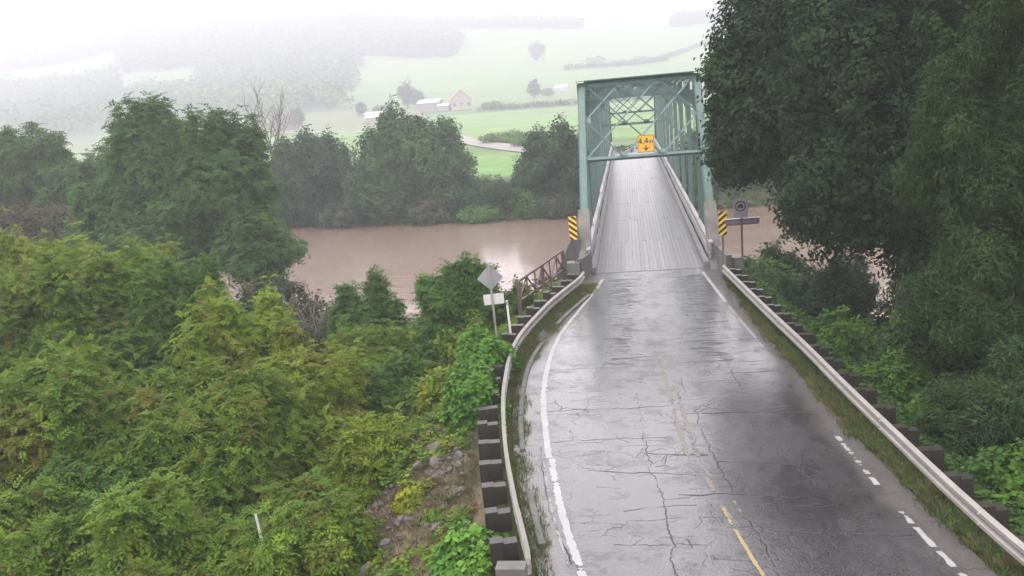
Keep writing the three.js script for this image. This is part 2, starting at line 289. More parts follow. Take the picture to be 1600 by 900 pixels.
  for (let i = 0; i < 620; i++) { const z = -33.6 + 11 * Math.pow(R(), 1.3), s = R() < 0.5 ? -0.75 : 1.95, x = s + (R() + R() - 1) * 0.55; crack(x, z, x + 0.2 + R() * 0.45, z + (R() - 0.5) * 0.12, 0.018 + 0.03 * R(), 0.5 + 0.4 * R(), 0.06, 0.2); }
  const wear = (px, py) => { const x = RX0 + px / sx, z = RZ0 + py / sz; return fbm(x * 1.1, z * 0.35, 131, 4) * 0.6 + fbm(x * 5, z * 3, 133, 3) * 0.4; };
  const patches = [[1.3, 4.1, -16.4, -13.9, 0.8], [-0.7, 0.9, -17.2, -15.8, 1.18], [1.2, 3.4, -24.7, -21.4, 0.82], [-1.9, -0.6, -22, -19.8, 1.15], [2.2, 4.6, -11.6, -9, 0.85], [-0.9, 0.5, -13.4, -11.2, 1.12]];
  const patchTone = (x, z) => { let t = 1; const o = 0.22 * (fbm(x * 1.7, z * 1.7, 151, 3) - 0.5); for (const [a, b, c, d, k] of patches) if (x + o > a && x - o < b && z + o > c && z - o < d) t *= k; return t; };
  const edge = (x, z) => Math.min(x - roadL(z), roadR(z) - x);
  const cfun = (px, py) => {
    const x = RX0 + px / sx, z = RZ0 + py / sz, c = cr[py * W + px], g = hash(px, py, 3), w = wear(px, py);
    let v = 0.036 + 0.045 * (w - 0.5) + 0.035 * (g - 0.5) * (g > 0.86 ? 2.2 : 1); v *= patchTone(x, z);
    let r = v * 1.04, gg = v * 0.98, b = v * 1.0;
    const e = edge(x, z); // gravel and grit washed onto the shoulders
    const grit = step(0.62, 0.2, e + 0.5 * (fbm(x * 3, z * 2, 137, 3) - 0.5)) * (0.35 + 0.65 * g);
    r = mix(r, 0.11, grit * 0.5); gg = mix(gg, 0.09, grit * 0.5); b = mix(b, 0.08, grit * 0.5);
    const k = clamp(c * 1.5); r = mix(r, 0.012, k); gg = mix(gg, 0.012, k); b = mix(b, 0.013, k);
    const s = (u) => u <= 0.0031308 ? 12.92 * u : 1.055 * Math.pow(u, 1 / 2.4) - 0.055; return [s(r), s(gg), s(b)];
  };
  const rfun = (px, py) => { const x = RX0 + px / sx, z = RZ0 + py / sz, w = wear(px, py), c = cr[py * W + px], film = step(0.42, 0.6, fbm(x * 0.9 + 3, z * 0.3, 141, 4)); const e = step(0.7, 0.15, edge(x, z)); return g3(clamp(0.31 - 0.13 * film + 0.36 * (w - 0.5) + 0.1 * (hash(px, py, 5) - 0.5) + 0.5 * c + 0.25 * e, 0.12, 1)); };
  const kfun = (px, py) => { const x = RX0 + px / sx, z = RZ0 + py / sz, c = cr[py * W + px], d = step(0.53, 0.6, fbm(x * 1.8 + 9, z * 2.2, 161, 5)) * (0.2 + 0.8 * step(0.4, 0.6, fbm(x * 8, z * 14, 163, 3))); return g3(clamp(1 - 1.4 * c - 0.5 * d)); };
  const bfun = (px, py) => { const c = cr[py * W + px]; return g3(0.62 + 0.4 * (hash(px, py, 8) - 0.5) + 0.5 * (fbm(px / 14, py / 9, 145, 3) - 0.5) - 0.6 * c); };
  const tx = (f, s) => { const t = texture(W, Hh, f, s); t.wrapS = t.wrapT = THREE.ClampToEdgeWrapping; return t; };
  const m = new THREE.MeshPhysicalMaterial({ color: 0xffffff, roughness: 1, clearcoat: 1, clearcoatRoughness: 0.2, clearcoatMap: tx(kfun), map: tx(cfun, true), roughnessMap: tx(rfun), bumpMap: tx(bfun), bumpScale: 0.011 });
  const uvf = (x, z) => [(x - RX0) / (RX1 - RX0), (z - RZ0) / (RZ1 - RZ0)];
  road = struct('road', strip((z) => roadL(z) - 0.35, (z) => roadR(z) + 0.1, -34.95, 18, roadY, 0.25, 16, uvf), m, 'cracked wet two lane asphalt road leading onto the bridge', 'road');
}
// painted lines: worn paint in short pieces with ragged edges
function paintM(r, g, b) { return std(lin(r, g, b), 0.4, { map: noiseTex }); }
const lineM = { white: paintM(0.34, 0.33, 0.32), old: paintM(0.24, 0.23, 0.23), yellow: paintM(0.3, 0.225, 0.1), paleYellow: paintM(0.16, 0.138, 0.11) };
function paint(name, cx, z0, z1, w, m, seed, fill = 1) {
  const R = rng(seed), pos = [], uv = [], idx = []; let z = z0; const dz = 0.035; let n = 0;
  for (let k = 0; z < z1; k++, z += dz) {
    const a = cx(z), wob = () => (fbm(z * 11, seed, seed, 3) - 0.5) * w * 0.4;
    let l = a - w / 2 + wob(), r = a + w / 2 + (fbm(z * 11, 9, seed + 5, 3) - 0.5) * w * 0.4;
    const keep = vnoise(z * 2.2, 4, seed) * 0.45 + vnoise(z * 8, 2, seed + 1) * 0.25 + vnoise(z * 24, 6, seed + 2) * 0.3;
    if (keep > fill) { const bite = clamp((keep - fill) * 9), lft = vnoise(z * 5, 8, seed + 3); if (bite > 0.85) { l = r = a; } else { l += w * 0.9 * bite * lft; r -= w * 0.9 * bite * (1 - lft); } }
    pos.push(l, roadY(l, z) + 0.006, z, r, roadY(r, z) + 0.006, z); uv.push(l, z, r, z);
    if (n) { const i = n * 2; idx.push(i - 2, i, i - 1, i, i + 1, i - 1); } n++;
  }
  const g = new THREE.BufferGeometry(); g.setAttribute('position', new THREE.Float32BufferAttribute(pos, 3)); g.setAttribute('uv', new THREE.Float32BufferAttribute(uv, 2)); g.setIndex(idx); g.computeVertexNormals();
  return part(name, g, m, road);
}
const lineL = curve([[-33.7, -1.33], [-31, -1.72], [-28.9, -2.06], [-25.5, -2.56], [-21.3, -2.6], [-17.9, -2.24], [-14.5, -1.7], [-12.2, -1.17], [-5, 0.75]]);
const lineR = curve([[-34.1, 2.73], [-28.4, 3.14], [-23.9, 3.53], [-17.3, 4.11], [-14.3, 4.39], [-12.2, 4.7], [-5, 6.0]]);
const lineY = curve([[-24, 0.62], [-20.75, 0.79], [-16.8, 0.98], [-15.2, 1.22], [-13.5, 1.5], [-12.2, 1.74], [-5, 3.4]]);
paint('edge_line', lineL, -33.7, -24, 0.12, lineM.white, 3, 0.78); paint('edge_line', lineL, -24, -16.6, 0.14, lineM.white, 4, 0.74); paint('edge_line', (z) => lineL(z) + 0.05, -16.6, -5, 0.14, lineM.white, 5, 0.68);
paint('edge_line', (z) => lineL(z) - 0.13, -17.5, -6, 0.05, lineM.old, 6, 0.42);
paint('edge_line', lineR, -34.1, -29, 0.12, lineM.white, 8, 0.7); paint('edge_line', lineR, -28.6, -23.7, 0.1, lineM.old, 9, 0.55);
{ const R = rng(19); let z = -17.4; while (z < -5) { const L = 0.25 + 0.5 * R(); if (R() < 0.82) paint('edge_line', (q) => lineR(q) + (R() - 0.5) * 0.004, z, z + L, 0.1, lineM.white, 20 + Math.floor(R() * 900), 0.6); z += L + 0.05 + 0.09 * R(); } }
paint('centre_line', (z) => lineY(z) - 0.1, -23.4, -16.2, 0.09, lineM.paleYellow, 31, 0.44); paint('centre_line', (z) => lineY(z) + 0.1, -20.9, -14.6, 0.1, lineM.paleYellow, 34, 0.42);
paint('centre_line', (z) => lineY(z) + 0.02, -15.6, -13.9, 0.1, lineM.paleYellow, 37, 0.42); paint('centre_line', lineY, -14.3, -5.5, 0.07, lineM.yellow, 36, 0.52); paint('centre_line', (z) => lineY(z) + 0.28, -14.6, -6, 0.06, lineM.paleYellow, 39, 0.36);
// concrete kerb half sunk in grass on the left
const beamL = curve([[-32.2, -2.05], [-31.25, -2.16], [-29.2, -2.66], [-27.3, -3.08], [-23.3, -3.6], [-19.45, -3.43], [-16.3, -2.97], [-13.66, -2.42], [-11.6, -1.92]]);
const beamR = curve([[-32, 3.38], [-31.2, 3.44], [-25.5, 3.99], [-21.8, 4.37], [-18.85, 4.63], [-15.46, 4.96], [-13.5, 5.17], [-11.8, 5.42], [-6, 6.5]]);
function along(f, z0, z1, dz, y = 0) { const p = [], n = Math.ceil((z1 - z0) / dz); for (let i = 0; i <= n; i++) { const z = mix(z0, z1, i / n); p.push(V(f(z), y, z)); } return p; }
for (let z = -31, k = 0; z < -11; z += 2.0, k++) if (hash(k, 4) > 0.12) struct('kerb', sweep([[-0.06, -0.2], [-0.06, 0.085], [-0.04, 0.1], [0.05, 0.1], [0.07, 0.08], [0.07, -0.2]], along((q) => beamL(q) + 0.42, z, z + 1.97, 0.25, -0.06 + 0.05 * hash(k, 8))), M.kerb, 'low weathered kerb stone in the grass beside the left guardrail', 'kerb');
{ // road beyond the bridge
  const pts = new THREE.CatmullRomCurve3(farPath.map(([x, z]) => V(x, 0, z))).getPoints(90), pos = [], uv = [], idx = []; let len = 0;
  pts.forEach((p, i) => { const a = pts[Math.max(0, i - 1)], b = pts[Math.min(pts.length - 1, i + 1)], t = b.clone().sub(a).normalize(); if (i) len += p.distanceTo(pts[i - 1]); for (const s of [-3.1, 3.1]) { pos.push(p.x - t.z * s, farY(p.z) + 0.03, p.z + t.x * s); uv.push(s, len); } if (i) { const k = i * 2; idx.push(k - 2, k, k - 1, k, k + 1, k - 1); } });
  const g = new THREE.BufferGeometry(); g.setAttribute('position', new THREE.Float32BufferAttribute(pos, 3)); g.setAttribute('uv', new THREE.Float32BufferAttribute(uv, 2)); g.setIndex(idx); g.computeVertexNormals();
  struct('country_road', g, std(lin(0.22, 0.18, 0.165), 0.5, { map: soilTex }), 'pale country road curving away through fields beyond the river', 'road');
}

// ------------------------------------------------------------------ truss bridge
const CX = 0.62, ZN = -34.9, PANEL = 6.35, NP = 11, ZF = ZN - PANEL * NP, HT = 7.8, TX = 2.72;
{
  const B = thing('truss_bridge', 'pale green steel through truss bridge with timber deck over the muddy river', 'bridge', [CX, 0, ZN]);
  const Z = (i) => -PANEL * i; // local
  const inc = (h, far) => { const z = -PANEL * h / HT; return far ? Z(NP) - z : z; };
  for (const far of [0, 1]) for (const s of [-1, 1]) { // inclined end posts: box with side plates
    const a = V(s * TX, -0.5, inc(-0.5, far)), b = V(s * TX, HT, inc(HT, far)), up = V(0, 1, 0);
    const e = part('end_post', [bar(a, b, 0.3, 0.34, up), bar(a.clone().add(V(s * 0.16, 0, 0)), b.clone().add(V(s * 0.16, 0, 0)), 0.018, 0.42, up), bar(a.clone().add(V(-s * 0.16, 0, 0)), b.clone().add(V(-s * 0.16, 0, 0)), 0.018, 0.42, up)], M.steel, B);
    for (const k of [0.19, -0.19]) part('gusset_plate', bar(V(s * (TX + k), HT - 0.55, inc(HT, far)), V(s * (TX + k), HT + 0.14, inc(HT, far)), 0.02, 0.8, V(0, 0, 1)), M.steel, e);
  }
  const lace = (a, b, half, dirv, n, w = 0.05) => { const out = [], d = b.clone().sub(a); for (let i = 0; i < n; i++) { const p = a.clone().addScaledVector(d, i / n), q = a.clone().addScaledVector(d, (i + 1) / n), s = i % 2 ? 1 : -1; out.push(bar(p.addScaledVector(dirv, -s * half), q.addScaledVector(dirv, s * half), w, 0.012, V(1, 0, 0.01))); } return out; };
  for (const s of [-1, 1]) {
    for (let i = 1; i < NP - 1; i++) {
      part('top_chord', [box(s * TX, HT, Z(i + 0.5), 0.3, 0.32, PANEL - 0.01), box(s * TX, HT + 0.172, Z(i + 0.5), 0.46, 0.02, PANEL - 0.02), box(s * (TX + 0.16), HT - 0.16, Z(i + 0.5), 0.1, 0.02, PANEL - 0.03), box(s * (TX - 0.16), HT - 0.165, Z(i + 0.5), 0.1, 0.02, PANEL - 0.03)], M.steel, B);
    }
    for (let i = 0; i < NP; i++) part('bottom_chord', [box(s * (TX + 0.1), -0.5, Z(i + 0.5), 0.05, 0.24, PANEL - 0.01), box(s * (TX - 0.1), -0.5, Z(i + 0.5), 0.05, 0.24, PANEL - 0.01)], M.steel, B);
    for (let i = 1; i < NP; i++) { // laced vertical posts
      const z = Z(i), g = [];
      for (const k of [-1, 1]) g.push(box(s * TX, 3.55, z + k * 0.16, 0.24, 8.1, 0.02), box(s * (TX + 0.11), 3.55, z + k * 0.13, 0.014, 8.1, 0.07), box(s * (TX - 0.11), 3.55, z + k * 0.13, 0.014, 8.1, 0.07));
      for (const x of [TX - 0.121, TX + 0.121]) g.push(...lace(V(s * x, 1.2, z), V(s * x, 7.4, z), 0.13, V(0, 0, 1), 20));
      const v = part('vertical_post', g, M.steel, B);
      part('gusset_plate', box(s * (TX - 0.182), HT - 0.25, z, 0.016, 0.8, 0.7), M.steel, v); part('gusset_plate', box(s * (TX - 0.182), 0.1, z, 0.016, 0.9, 0.6), M.steel, v);
    }
    for (let i = 1; i < NP - 1; i++) { // diagonals falling towards mid span, with counters in the middle
      const mid = NP / 2, dirs = Math.abs(i + 0.5 - mid) < 1.1 ? [0, 1] : [i + 0.5 < mid ? 0 : 1];
      for (const d of dirs) { const za = Z(i + d), zb = Z(i + 1 - d); part('diagonal', [-0.07, 0.07].map((o) => bar(V(s * (TX + o), HT - 0.1, za), V(s * (TX + o), -0.4, zb), 0.022, 0.13, V(0, 1, 0))), M.steel, B); }
    }
    for (const i of [1, NP - 1]) part('hanger', [box(s * (TX - 0.05), 3.5, Z(i), 0.03, 8, 0.09)], M.steel, B);
  }
  // portals: lattice in the inclined plane between the end posts
  const W = TX - 0.14;
  const frame = (name, at, h0, h1, mat, sc = 1) => {
    const F = grp(name, B), P = (u, v) => { const h = mix(h0, h1, v); return V(mix(-W, W, u), h, at(h)); };
    const up = P(0, 1).sub(P(0, 0)).normalize();
    const nrm = new THREE.Vector3().crossVectors(V(1, 0, 0), up);
    part('top_strut', [bar(P(0, 1), P(1, 1), 0.2, 0.16, up), bar(P(0, 1).addScaledVector(up, 0.11), P(1, 1).addScaledVector(up, 0.11), 0.3, 0.02, up)], mat, F);
    part('bottom_strut', [bar(P(0, 0), P(1, 0), 0.02, 0.17, up), bar(P(0, 0).addScaledVector(up, -0.09), P(1, 0).addScaledVector(up, -0.09), 0.17, 0.02, up)], mat, F);
    const bars = [[0, 1, 2 / 3, 0], [1 / 3, 1, 1, 0], [2 / 3, 1, 1, 0.5], [0, 0.5, 1 / 3, 0], [1, 1, 1 / 3, 0], [2 / 3, 1, 0, 0], [1 / 3, 1, 0, 0.5], [1, 0.5, 2 / 3, 0]];
    bars.forEach(([a, b, c, d], k) => { const o = nrm.clone().multiplyScalar(k < 4 ? 0.028 : -0.028); part('lattice_bar', [bar(P(a, b).add(o), P(c, d).add(o), 0.075 * sc, 0.012, nrm), bar(P(a, b).addScaledVector(o, 1.9), P(c, d).addScaledVector(o, 1.9), 0.012, 0.06, nrm)], mat, F); });
    for (const [u, v] of [[1 / 3, 0.03], [2 / 3, 0.03], [1 / 3, 0.96], [2 / 3, 0.96], [0.02, 0.5], [0.98, 0.5], [0.02, 0.95], [0.98, 0.95]]) part('gusset_plate', bar(P(u, v).addScaledVector(up, -0.15), P(u, v).addScaledVector(up, 0.15), 0.36, 0.02, nrm), mat, F);
    return F;
  };
  frame('portal_frame', (h) => inc(h, 0) + 0.12, 4.55, HT + 0.1, M.steel);
  frame('portal_frame', (h) => inc(h, 1) - 0.1, 4.55, HT + 0.1, M.steel);
  for (const far of [0, 1]) part('cap_plate', box(0, HT + 0.245, inc(HT, far) + (far ? -0.1 : 0.1), 2 * TX + 0.5, 0.03, 0.46), M.steel, B);
  frame('sway_frame', () => Z(5), 4.75, HT - 0.1, M.steel);
  for (let i = 1; i < NP; i++) { // shallow sway frames with curved knee plates at every panel point
    const F = grp('sway_frame', B), z = Z(i);
    part('top_strut', [box(0, HT + 0.02, z + 0.03, 2 * W, 0.18, 0.2)], M.steel, F);
    part('bottom_strut', [box(0, HT - 0.62, z + 0.03, 2 * W, 0.12, 0.16)], M.steel, F);
    for (let k = 0; k < 8; k++) { const a = mix(-W, W, k / 8), b = mix(-W, W, (k + 1) / 8); part('lattice_bar', bar(V(a, k % 2 ? HT - 0.58 : HT, z + 0.03), V(b, k % 2 ? HT : HT - 0.58, z + 0.03), 0.09, 0.014, V(0, 0, 1)), M.steel, F); }
    for (const s of [-1, 1]) {
      const sh = new THREE.Shape(); sh.moveTo(0, 0); sh.lineTo(-0.85, 0); sh.quadraticCurveTo(-0.2, -0.12, 0, -1.0); sh.closePath();
      const g = new THREE.ExtrudeGeometry(sh, { depth: 0.03, bevelEnabled: false, curveSegments: 8 }); if (s < 0) g.rotateY(Math.PI); g.translate(s * W, HT - 0.69, z + 0.03 - s * 0.015);
      part('knee_brace', g, M.steel, F);
    }
  }
  for (let i = 1; i < NP - 1; i++) for (const s of [-1, 1]) part('lateral_brace', bar(V(-s * W, HT + 0.1 + s * 0.02, Z(i)), V(s * W, HT + 0.1 + s * 0.02, Z(i + 1)), 0.09, 0.03), M.steel, B);
  // floor system
  for (let i = 0; i <= NP; i++) part('floor_beam', [box(0, -0.62, Z(i), 5.3, 0.5, 0.03), box(0, -0.36, Z(i), 5.3, 0.025, 0.2), box(0, -0.88, Z(i), 5.3, 0.025, 0.2)], M.steel, B);
  for (let k = 0; k < 6; k++) part('stringer', box(-2.1 + k * 0.84, -0.22, Z(NP / 2), 0.12, 0.24, PANEL * NP - 0.1), M.curbWood, B);
  const D = grp('deck', B), R = rng(5), nAcross = 28, pw = 4.9 / nAcross, rows = 10, pl = PANEL * NP / rows;
  const geos = [0, 1, 2].map((k) => { const g = box(0, 0, 0, pw - 0.007, 0.08, pl - 0.012); const uv = g.attributes.uv; for (let i = 0; i < uv.count; i++) uv.setXY(i, uv.getX(i) * 1.0 + k * 0.37, uv.getY(i) + k * 1.7); for (let i = 8; i < 16; i++) uv.setXY(i, uv.getX(i), uv.getY(i)); return g; });
  for (let r = 0; r < rows; r++) for (let k = 0; k < nAcross; k++) {
    const m = new THREE.Mesh(geos[Math.floor(R() * 3)], deckM[Math.floor(R() * 4)]); put(m, 'plank', D);
    m.position.set(-2.45 + pw * (k + 0.5), -0.045 + (R() - 0.5) * 0.014, -pl * (r + 0.5)); m.rotation.z = (R() - 0.5) * 0.02;
  }
  for (const s of [-1, 1]) for (let i = 0; i < NP; i++) {
    part('curb_timber', box(s * 2.36, 0.13, Z(i + 0.5), 0.2, 0.22, PANEL - 0.03), M.curbWood, B);
    const o = (hash(i, s + 4) - 0.5) * 0.03;
    part('guard_plank', box(s * (2.52 + o), 0.55 + o, Z(i + 0.5) + 0.2, 0.07, 0.26, PANEL - 0.02), M.guardWood, B);
    part('guard_plank', box(s * (2.52 - o), 0.9 - o, Z(i + 0.5) + 0.2, 0.07, 0.28, PANEL - 0.02), M.guardWood, B);
    part('rail_cap', box(s * (2.54 - o), 1.063 - o, Z(i + 0.5) + 0.2, 0.18, 0.04, PANEL - 0.02), M.guardWood, B);
  }
  part('joint_plate', [box(0, 0.0, 0.03, 5.0, 0.012, 0.1)], M.concreteDark, B);
}
{ // concrete of the near abutment: wall, cased post feet, wing buttress, parapets
  const A = thing('bridge_abutment', 'grey concrete abutment under the near end of the bridge', 'abutment', [CX, 0, ZN]);
  part('wall', box(0, -2.6, 0.25, 7.4, 4.9, 0.55), M.concrete, A);
  for (const s of [-1, 1]) {
    const g = bar(V(s * TX, -1.2, PANEL * 1.2 / HT), V(s * TX, 2.35, -PANEL * 2.35 / HT), 0.5, 0.62, V(0, 1, 0)); part('post_casing', g, M.concrete, A);
  }
  const sh = new THREE.Shape(); sh.moveTo(0, 1.9); sh.lineTo(0, -2.5); sh.lineTo(-1.5, -2.5); sh.lineTo(-1.0, 0.1); sh.lineTo(-0.45, 1.25); sh.closePath();
  const g = new THREE.ExtrudeGeometry(sh, { depth: 0.4, bevelEnabled: true, bevelSize: 0.02, bevelThickness: 0.02, bevelSegments: 1 }); g.translate(-TX - 0.22, 0, -0.75);
  part('wing_buttress', g, M.concreteDark, A);
}
function bevelBox(w, h, d, b = 0.03) { const s = new THREE.Shape(); s.moveTo(-w / 2, 0); s.lineTo(w / 2, 0); s.lineTo(w / 2, h); s.lineTo(-w / 2, h); s.closePath(); const g = new THREE.ExtrudeGeometry(s, { depth: d - 2 * b, bevelEnabled: true, bevelSize: 0, bevelThickness: b, bevelOffset: -b, bevelSegments: 2 }); g.translate(0, 0, -d / 2 + b); return g; }
{
  const a = thing('concrete_parapet', 'short grey concrete parapet at the left end of the bridge', 'parapet', [-2.12, 0, -34.05]);
  part('parapet_wall', [bar(V(-0.12, 0.3, 0.45), V(0.2, 0.3, -1.0), 0.24, 1.25, V(0, 1, 0))], M.concreteDark, a);
  part('cap_block', (() => { const g = bevelBox(0.62, 1.4, 0.5, 0.05); g.translate(-0.38, -0.55, 0.35); return g; })(), M.concrete, a);
  const b = thing('concrete_parapet', 'short grey concrete parapet at the right end of the bridge beside the trees', 'parapet', [3.5, 0, -33.6]);
  part('parapet_wall', [bar(V(0.14, 0.3, 0.9), V(-0.02, 0.3, -1.2), 0.22, 1.25, V(0, 1, 0))], M.concreteDark, b);
  part('cap_block', (() => { const g = bevelBox(0.55, 1.45, 0.8, 0.07); g.translate(0.5, -0.62, 0.3); return g; })(), M.concrete, b);
}
// ------------------------------------------------------------------ signs
function canvasTex(w, h, draw) { const c = document.createElement('canvas'); c.width = w; c.height = h; const x = c.getContext('2d'); draw(x, w, h); const t = new THREE.CanvasTexture(c); t.colorSpace = THREE.SRGBColorSpace; t.anisotropy = 8; return t; }
function plateGeo(w, h, r = 0.03, t = 0.006) {
  const s = new THREE.Shape(), x = w / 2, y = h / 2; s.moveTo(-x + r, -y); s.lineTo(x - r, -y); s.quadraticCurveTo(x, -y, x, -y + r); s.lineTo(x, y - r); s.quadraticCurveTo(x, y, x - r, y); s.lineTo(-x + r, y); s.quadraticCurveTo(-x, y, -x, y - r); s.lineTo(-x, -y + r); s.quadraticCurveTo(-x, -y, -x + r, -y);
  return new THREE.ExtrudeGeometry(s, { depth: t, bevelEnabled: false, curveSegments: 4 });
}
function face(w, h, tex, z, parent, name = 'sign_face') { const m = part(name, new THREE.PlaneGeometry(w, h), std(0xffffff, 0.45, { map: tex }), parent); m.position.z = z; return m; }
{ // clearance sign on the lower strut of the portal
  const s = thing('clearance_sign', 'yellow 4,4 m clearance sign on the portal of the green bridge', 'sign', [CX + 0.16, 5.06, ZN - PANEL * 5.06 / HT + 0.42]);
  part('plate', plateGeo(0.76, 0.8, 0.05, 0.02), M.plate, s);
  face(0.74, 0.78, canvasTex(256, 268, (c, w, h) => {
    c.fillStyle = '#dfae38'; c.fillRect(0, 0, w, h); c.strokeStyle = '#2a2115'; c.lineWidth = 5; c.strokeRect(8, 8, w - 16, h - 16);
    c.fillStyle = '#17130f'; c.textAlign = 'center'; c.font = 'bold 112px sans-serif'; c.fillText('4,4', 88, 128); c.font = 'bold 76px sans-serif'; c.fillText('m', 204, 128);
    c.lineWidth = 17; c.strokeStyle = '#17130f'; c.beginPath(); c.moveTo(128, 158); c.lineTo(128, 222); c.stroke(); c.lineWidth = 15; c.beginPath(); c.moveTo(88, 192); c.lineTo(128, 232); c.lineTo(168, 192); c.stroke();
  }), 0.024, s);
  part('bracket', [box(-0.25, -0.36, -0.1, 0.05, 0.08, 0.25), box(0.25, -0.36, -0.1, 0.05, 0.08, 0.25)], M.galvOld, s);
}
function hazard(pos, turn, side, label, lean) {
  const s = thing('hazard_marker', label, 'road marker', pos, turn, 'striped hazard markers at the bridge ends'); s.rotation.z = lean;
  part('post', box(0, -0.95, -0.03, 0.06, 1.5, 0.04), M.rail, s);
  const pl = part('plate', plateGeo(0.34, 0.98, 0.05, 0.012), M.plate, s); pl.position.y = 0.2;
  const f = face(0.32, 0.96, canvasTex(128, 384, (c, w, h) => {
    c.fillStyle = '#e9bb3a'; c.fillRect(0, 0, w, h); c.fillStyle = '#1d150c';
    for (let k = -2; k < 6; k++) { const y = k * 96 + 30; c.beginPath(); if (side < 0) { c.moveTo(0, y); c.lineTo(w, y + 104); c.lineTo(w, y + 152); c.lineTo(0, y + 48); } else { c.moveTo(w, y); c.lineTo(0, y + 104); c.lineTo(0, y + 152); c.lineTo(w, y + 48); } c.fill(); }
  }), 0.016, s); f.position.y = 0.2;
}
hazard([-2.42, 2.03, -33.6], 0.06, -1, 'yellow and black striped marker at the left bridge end above the river', 0.01);
hazard([3.5, 1.9, -33.3], 0.06, 1, 'yellow and black striped marker at the right bridge end by the trees', -0.0);
{
  const s = thing('prohibition_sign', 'square sign with a dark ring and vehicle symbol on a post right of the bridge', 'sign', [4.16, 0, -33.0], 0.1);
  part('post', box(0.04, 0.9, -0.03, 0.07, 4.2, 0.05), M.rail, s);
  const p = part('plate', plateGeo(0.56, 0.72, 0.04, 0.012), M.plate, s); p.position.set(0, 2.68, 0);
  const f = face(0.54, 0.7, canvasTex(192, 250, (c, w, h) => {
    c.fillStyle = '#8b8288'; c.fillRect(0, 0, w, h); c.strokeStyle = '#3a2426'; c.lineWidth = 16; c.beginPath(); c.arc(96, 92, 66, 0, 7); c.stroke();
    c.fillStyle = '#1c191b'; c.fillRect(56, 82, 80, 30); c.beginPath(); c.moveTo(66, 84); c.lineTo(80, 62); c.lineTo(118, 62); c.lineTo(128, 84); c.fill(); c.beginPath(); c.arc(72, 114, 11, 0, 7); c.arc(120, 114, 11, 0, 7); c.fill();
    c.fillStyle = '#7d6f78'; c.fillRect(30, 190, 132, 8); c.fillRect(44, 210, 104, 8);
  }), 0.015, s); f.position.set(0, 2.68, 0.015);
}
{
  const s = thing('name_board', 'long low dark board with a pale top edge below the ring sign', 'sign', [4.24, 2.14, -33.12], 0.1);
  part('board', box(0, 0, 0, 1.3, 0.24, 0.04), std(lin(0.12, 0.10, 0.12), 0.5, { map: noiseTex }), s);
  part('top_edge', box(0, 0.132, 0, 1.32, 0.02, 0.05), M.white, s);
  const t = face(1.28, 0.22, canvasTex(512, 66, (c, w, h) => { c.fillStyle = '#5c5360'; c.fillRect(0, 0, w, h); c.fillStyle = '#8d7f8c'; const R = rng(3); for (let x = 26; x < 470; x += 16 + 12 * R()) if (R() > 0.15) c.fillRect(x, 22 + 4 * R(), 7 + 8 * R(), 18 + 6 * R()); }), 0.0225, s);
  part('bracket', box(-0.06, 0.0, -0.035, 0.05, 0.2, 0.03), M.galvOld, s);
}
{ // back of a diamond warning sign with a tab plate below
  const s = thing('warning_sign', 'grey back of a diamond road sign with a tab plate beyond the left guardrail', 'sign', [-4.72, -1.0, -26.6], 0.16); s.rotation.z = 0.02;
  part('post', [box(0, 1.35, 0, 0.06, 4.1, 0.04), box(0.028, 1.35, 0.03, 0.012, 4.1, 0.03), box(-0.028, 1.35, 0.03, 0.012, 4.1, 0.03)], M.galvOld, s);
  const d = part('diamond_plate', plateGeo(0.62, 0.62, 0.05, 0.008), M.plate, s); d.rotation.z = Math.PI / 4; d.position.set(0, 2.88, -0.04);
  const p = part('tab_plate', plateGeo(0.68, 0.36, 0.03, 0.008), M.white, s); p.position.set(0.05, 2.14, -0.04);
}
{
  const s = thing('delineator_pole', 'slim white pole standing behind the left guardrail', 'pole', [-3.88, -0.6, -24.5], 0); s.rotation.z = 0.03;
  part('pole', new THREE.CylinderGeometry(0.035, 0.04, 2.2, 10).translate(0, 1.1, 0), M.white, s); part('cap', new THREE.CylinderGeometry(0.038, 0.038, 0.12, 10).translate(0, 2.12, 0), M.plate, s);
}
{ // old rust-purple truss railing beside the abutment
  const s = thing('steel_railing', 'rusty purple truss railing on the bank left of the bridge', 'railing', [0, 0, 0]);
  const A = V(-4.2, 0.3, -29), Bq = V(-2.98, 0.22, -34.4), n = 6, at = (t, h) => A.clone().lerp(Bq, t).add(V(0, h, 0));
  part('top_rail', bar(at(0, 0.85), at(1, 0.95), 0.07, 0.07), M.rail, s); part('bottom_rail', bar(at(0.04, 0.12), at(1, 0.12), 0.06, 0.06), M.rail, s);
  for (let i = 0; i <= n; i++) part('post', bar(at(i / n, i % 2 ? 0.1 : -0.9), at(i / n, mix(0.85, 0.95, i / n)), i % 3 === 0 ? 0.13 : 0.055, i % 3 === 0 ? 0.11 : 0.055, V(0, 0, 1)), M.rail, s);
  for (let i = 0; i < n; i++) part('diagonal', bar(at(i / n, i % 2 ? 0.84 : 0.12), at((i + 1) / n, i % 2 ? 0.12 : 0.86), 0.045, 0.045), M.rail, s);
}
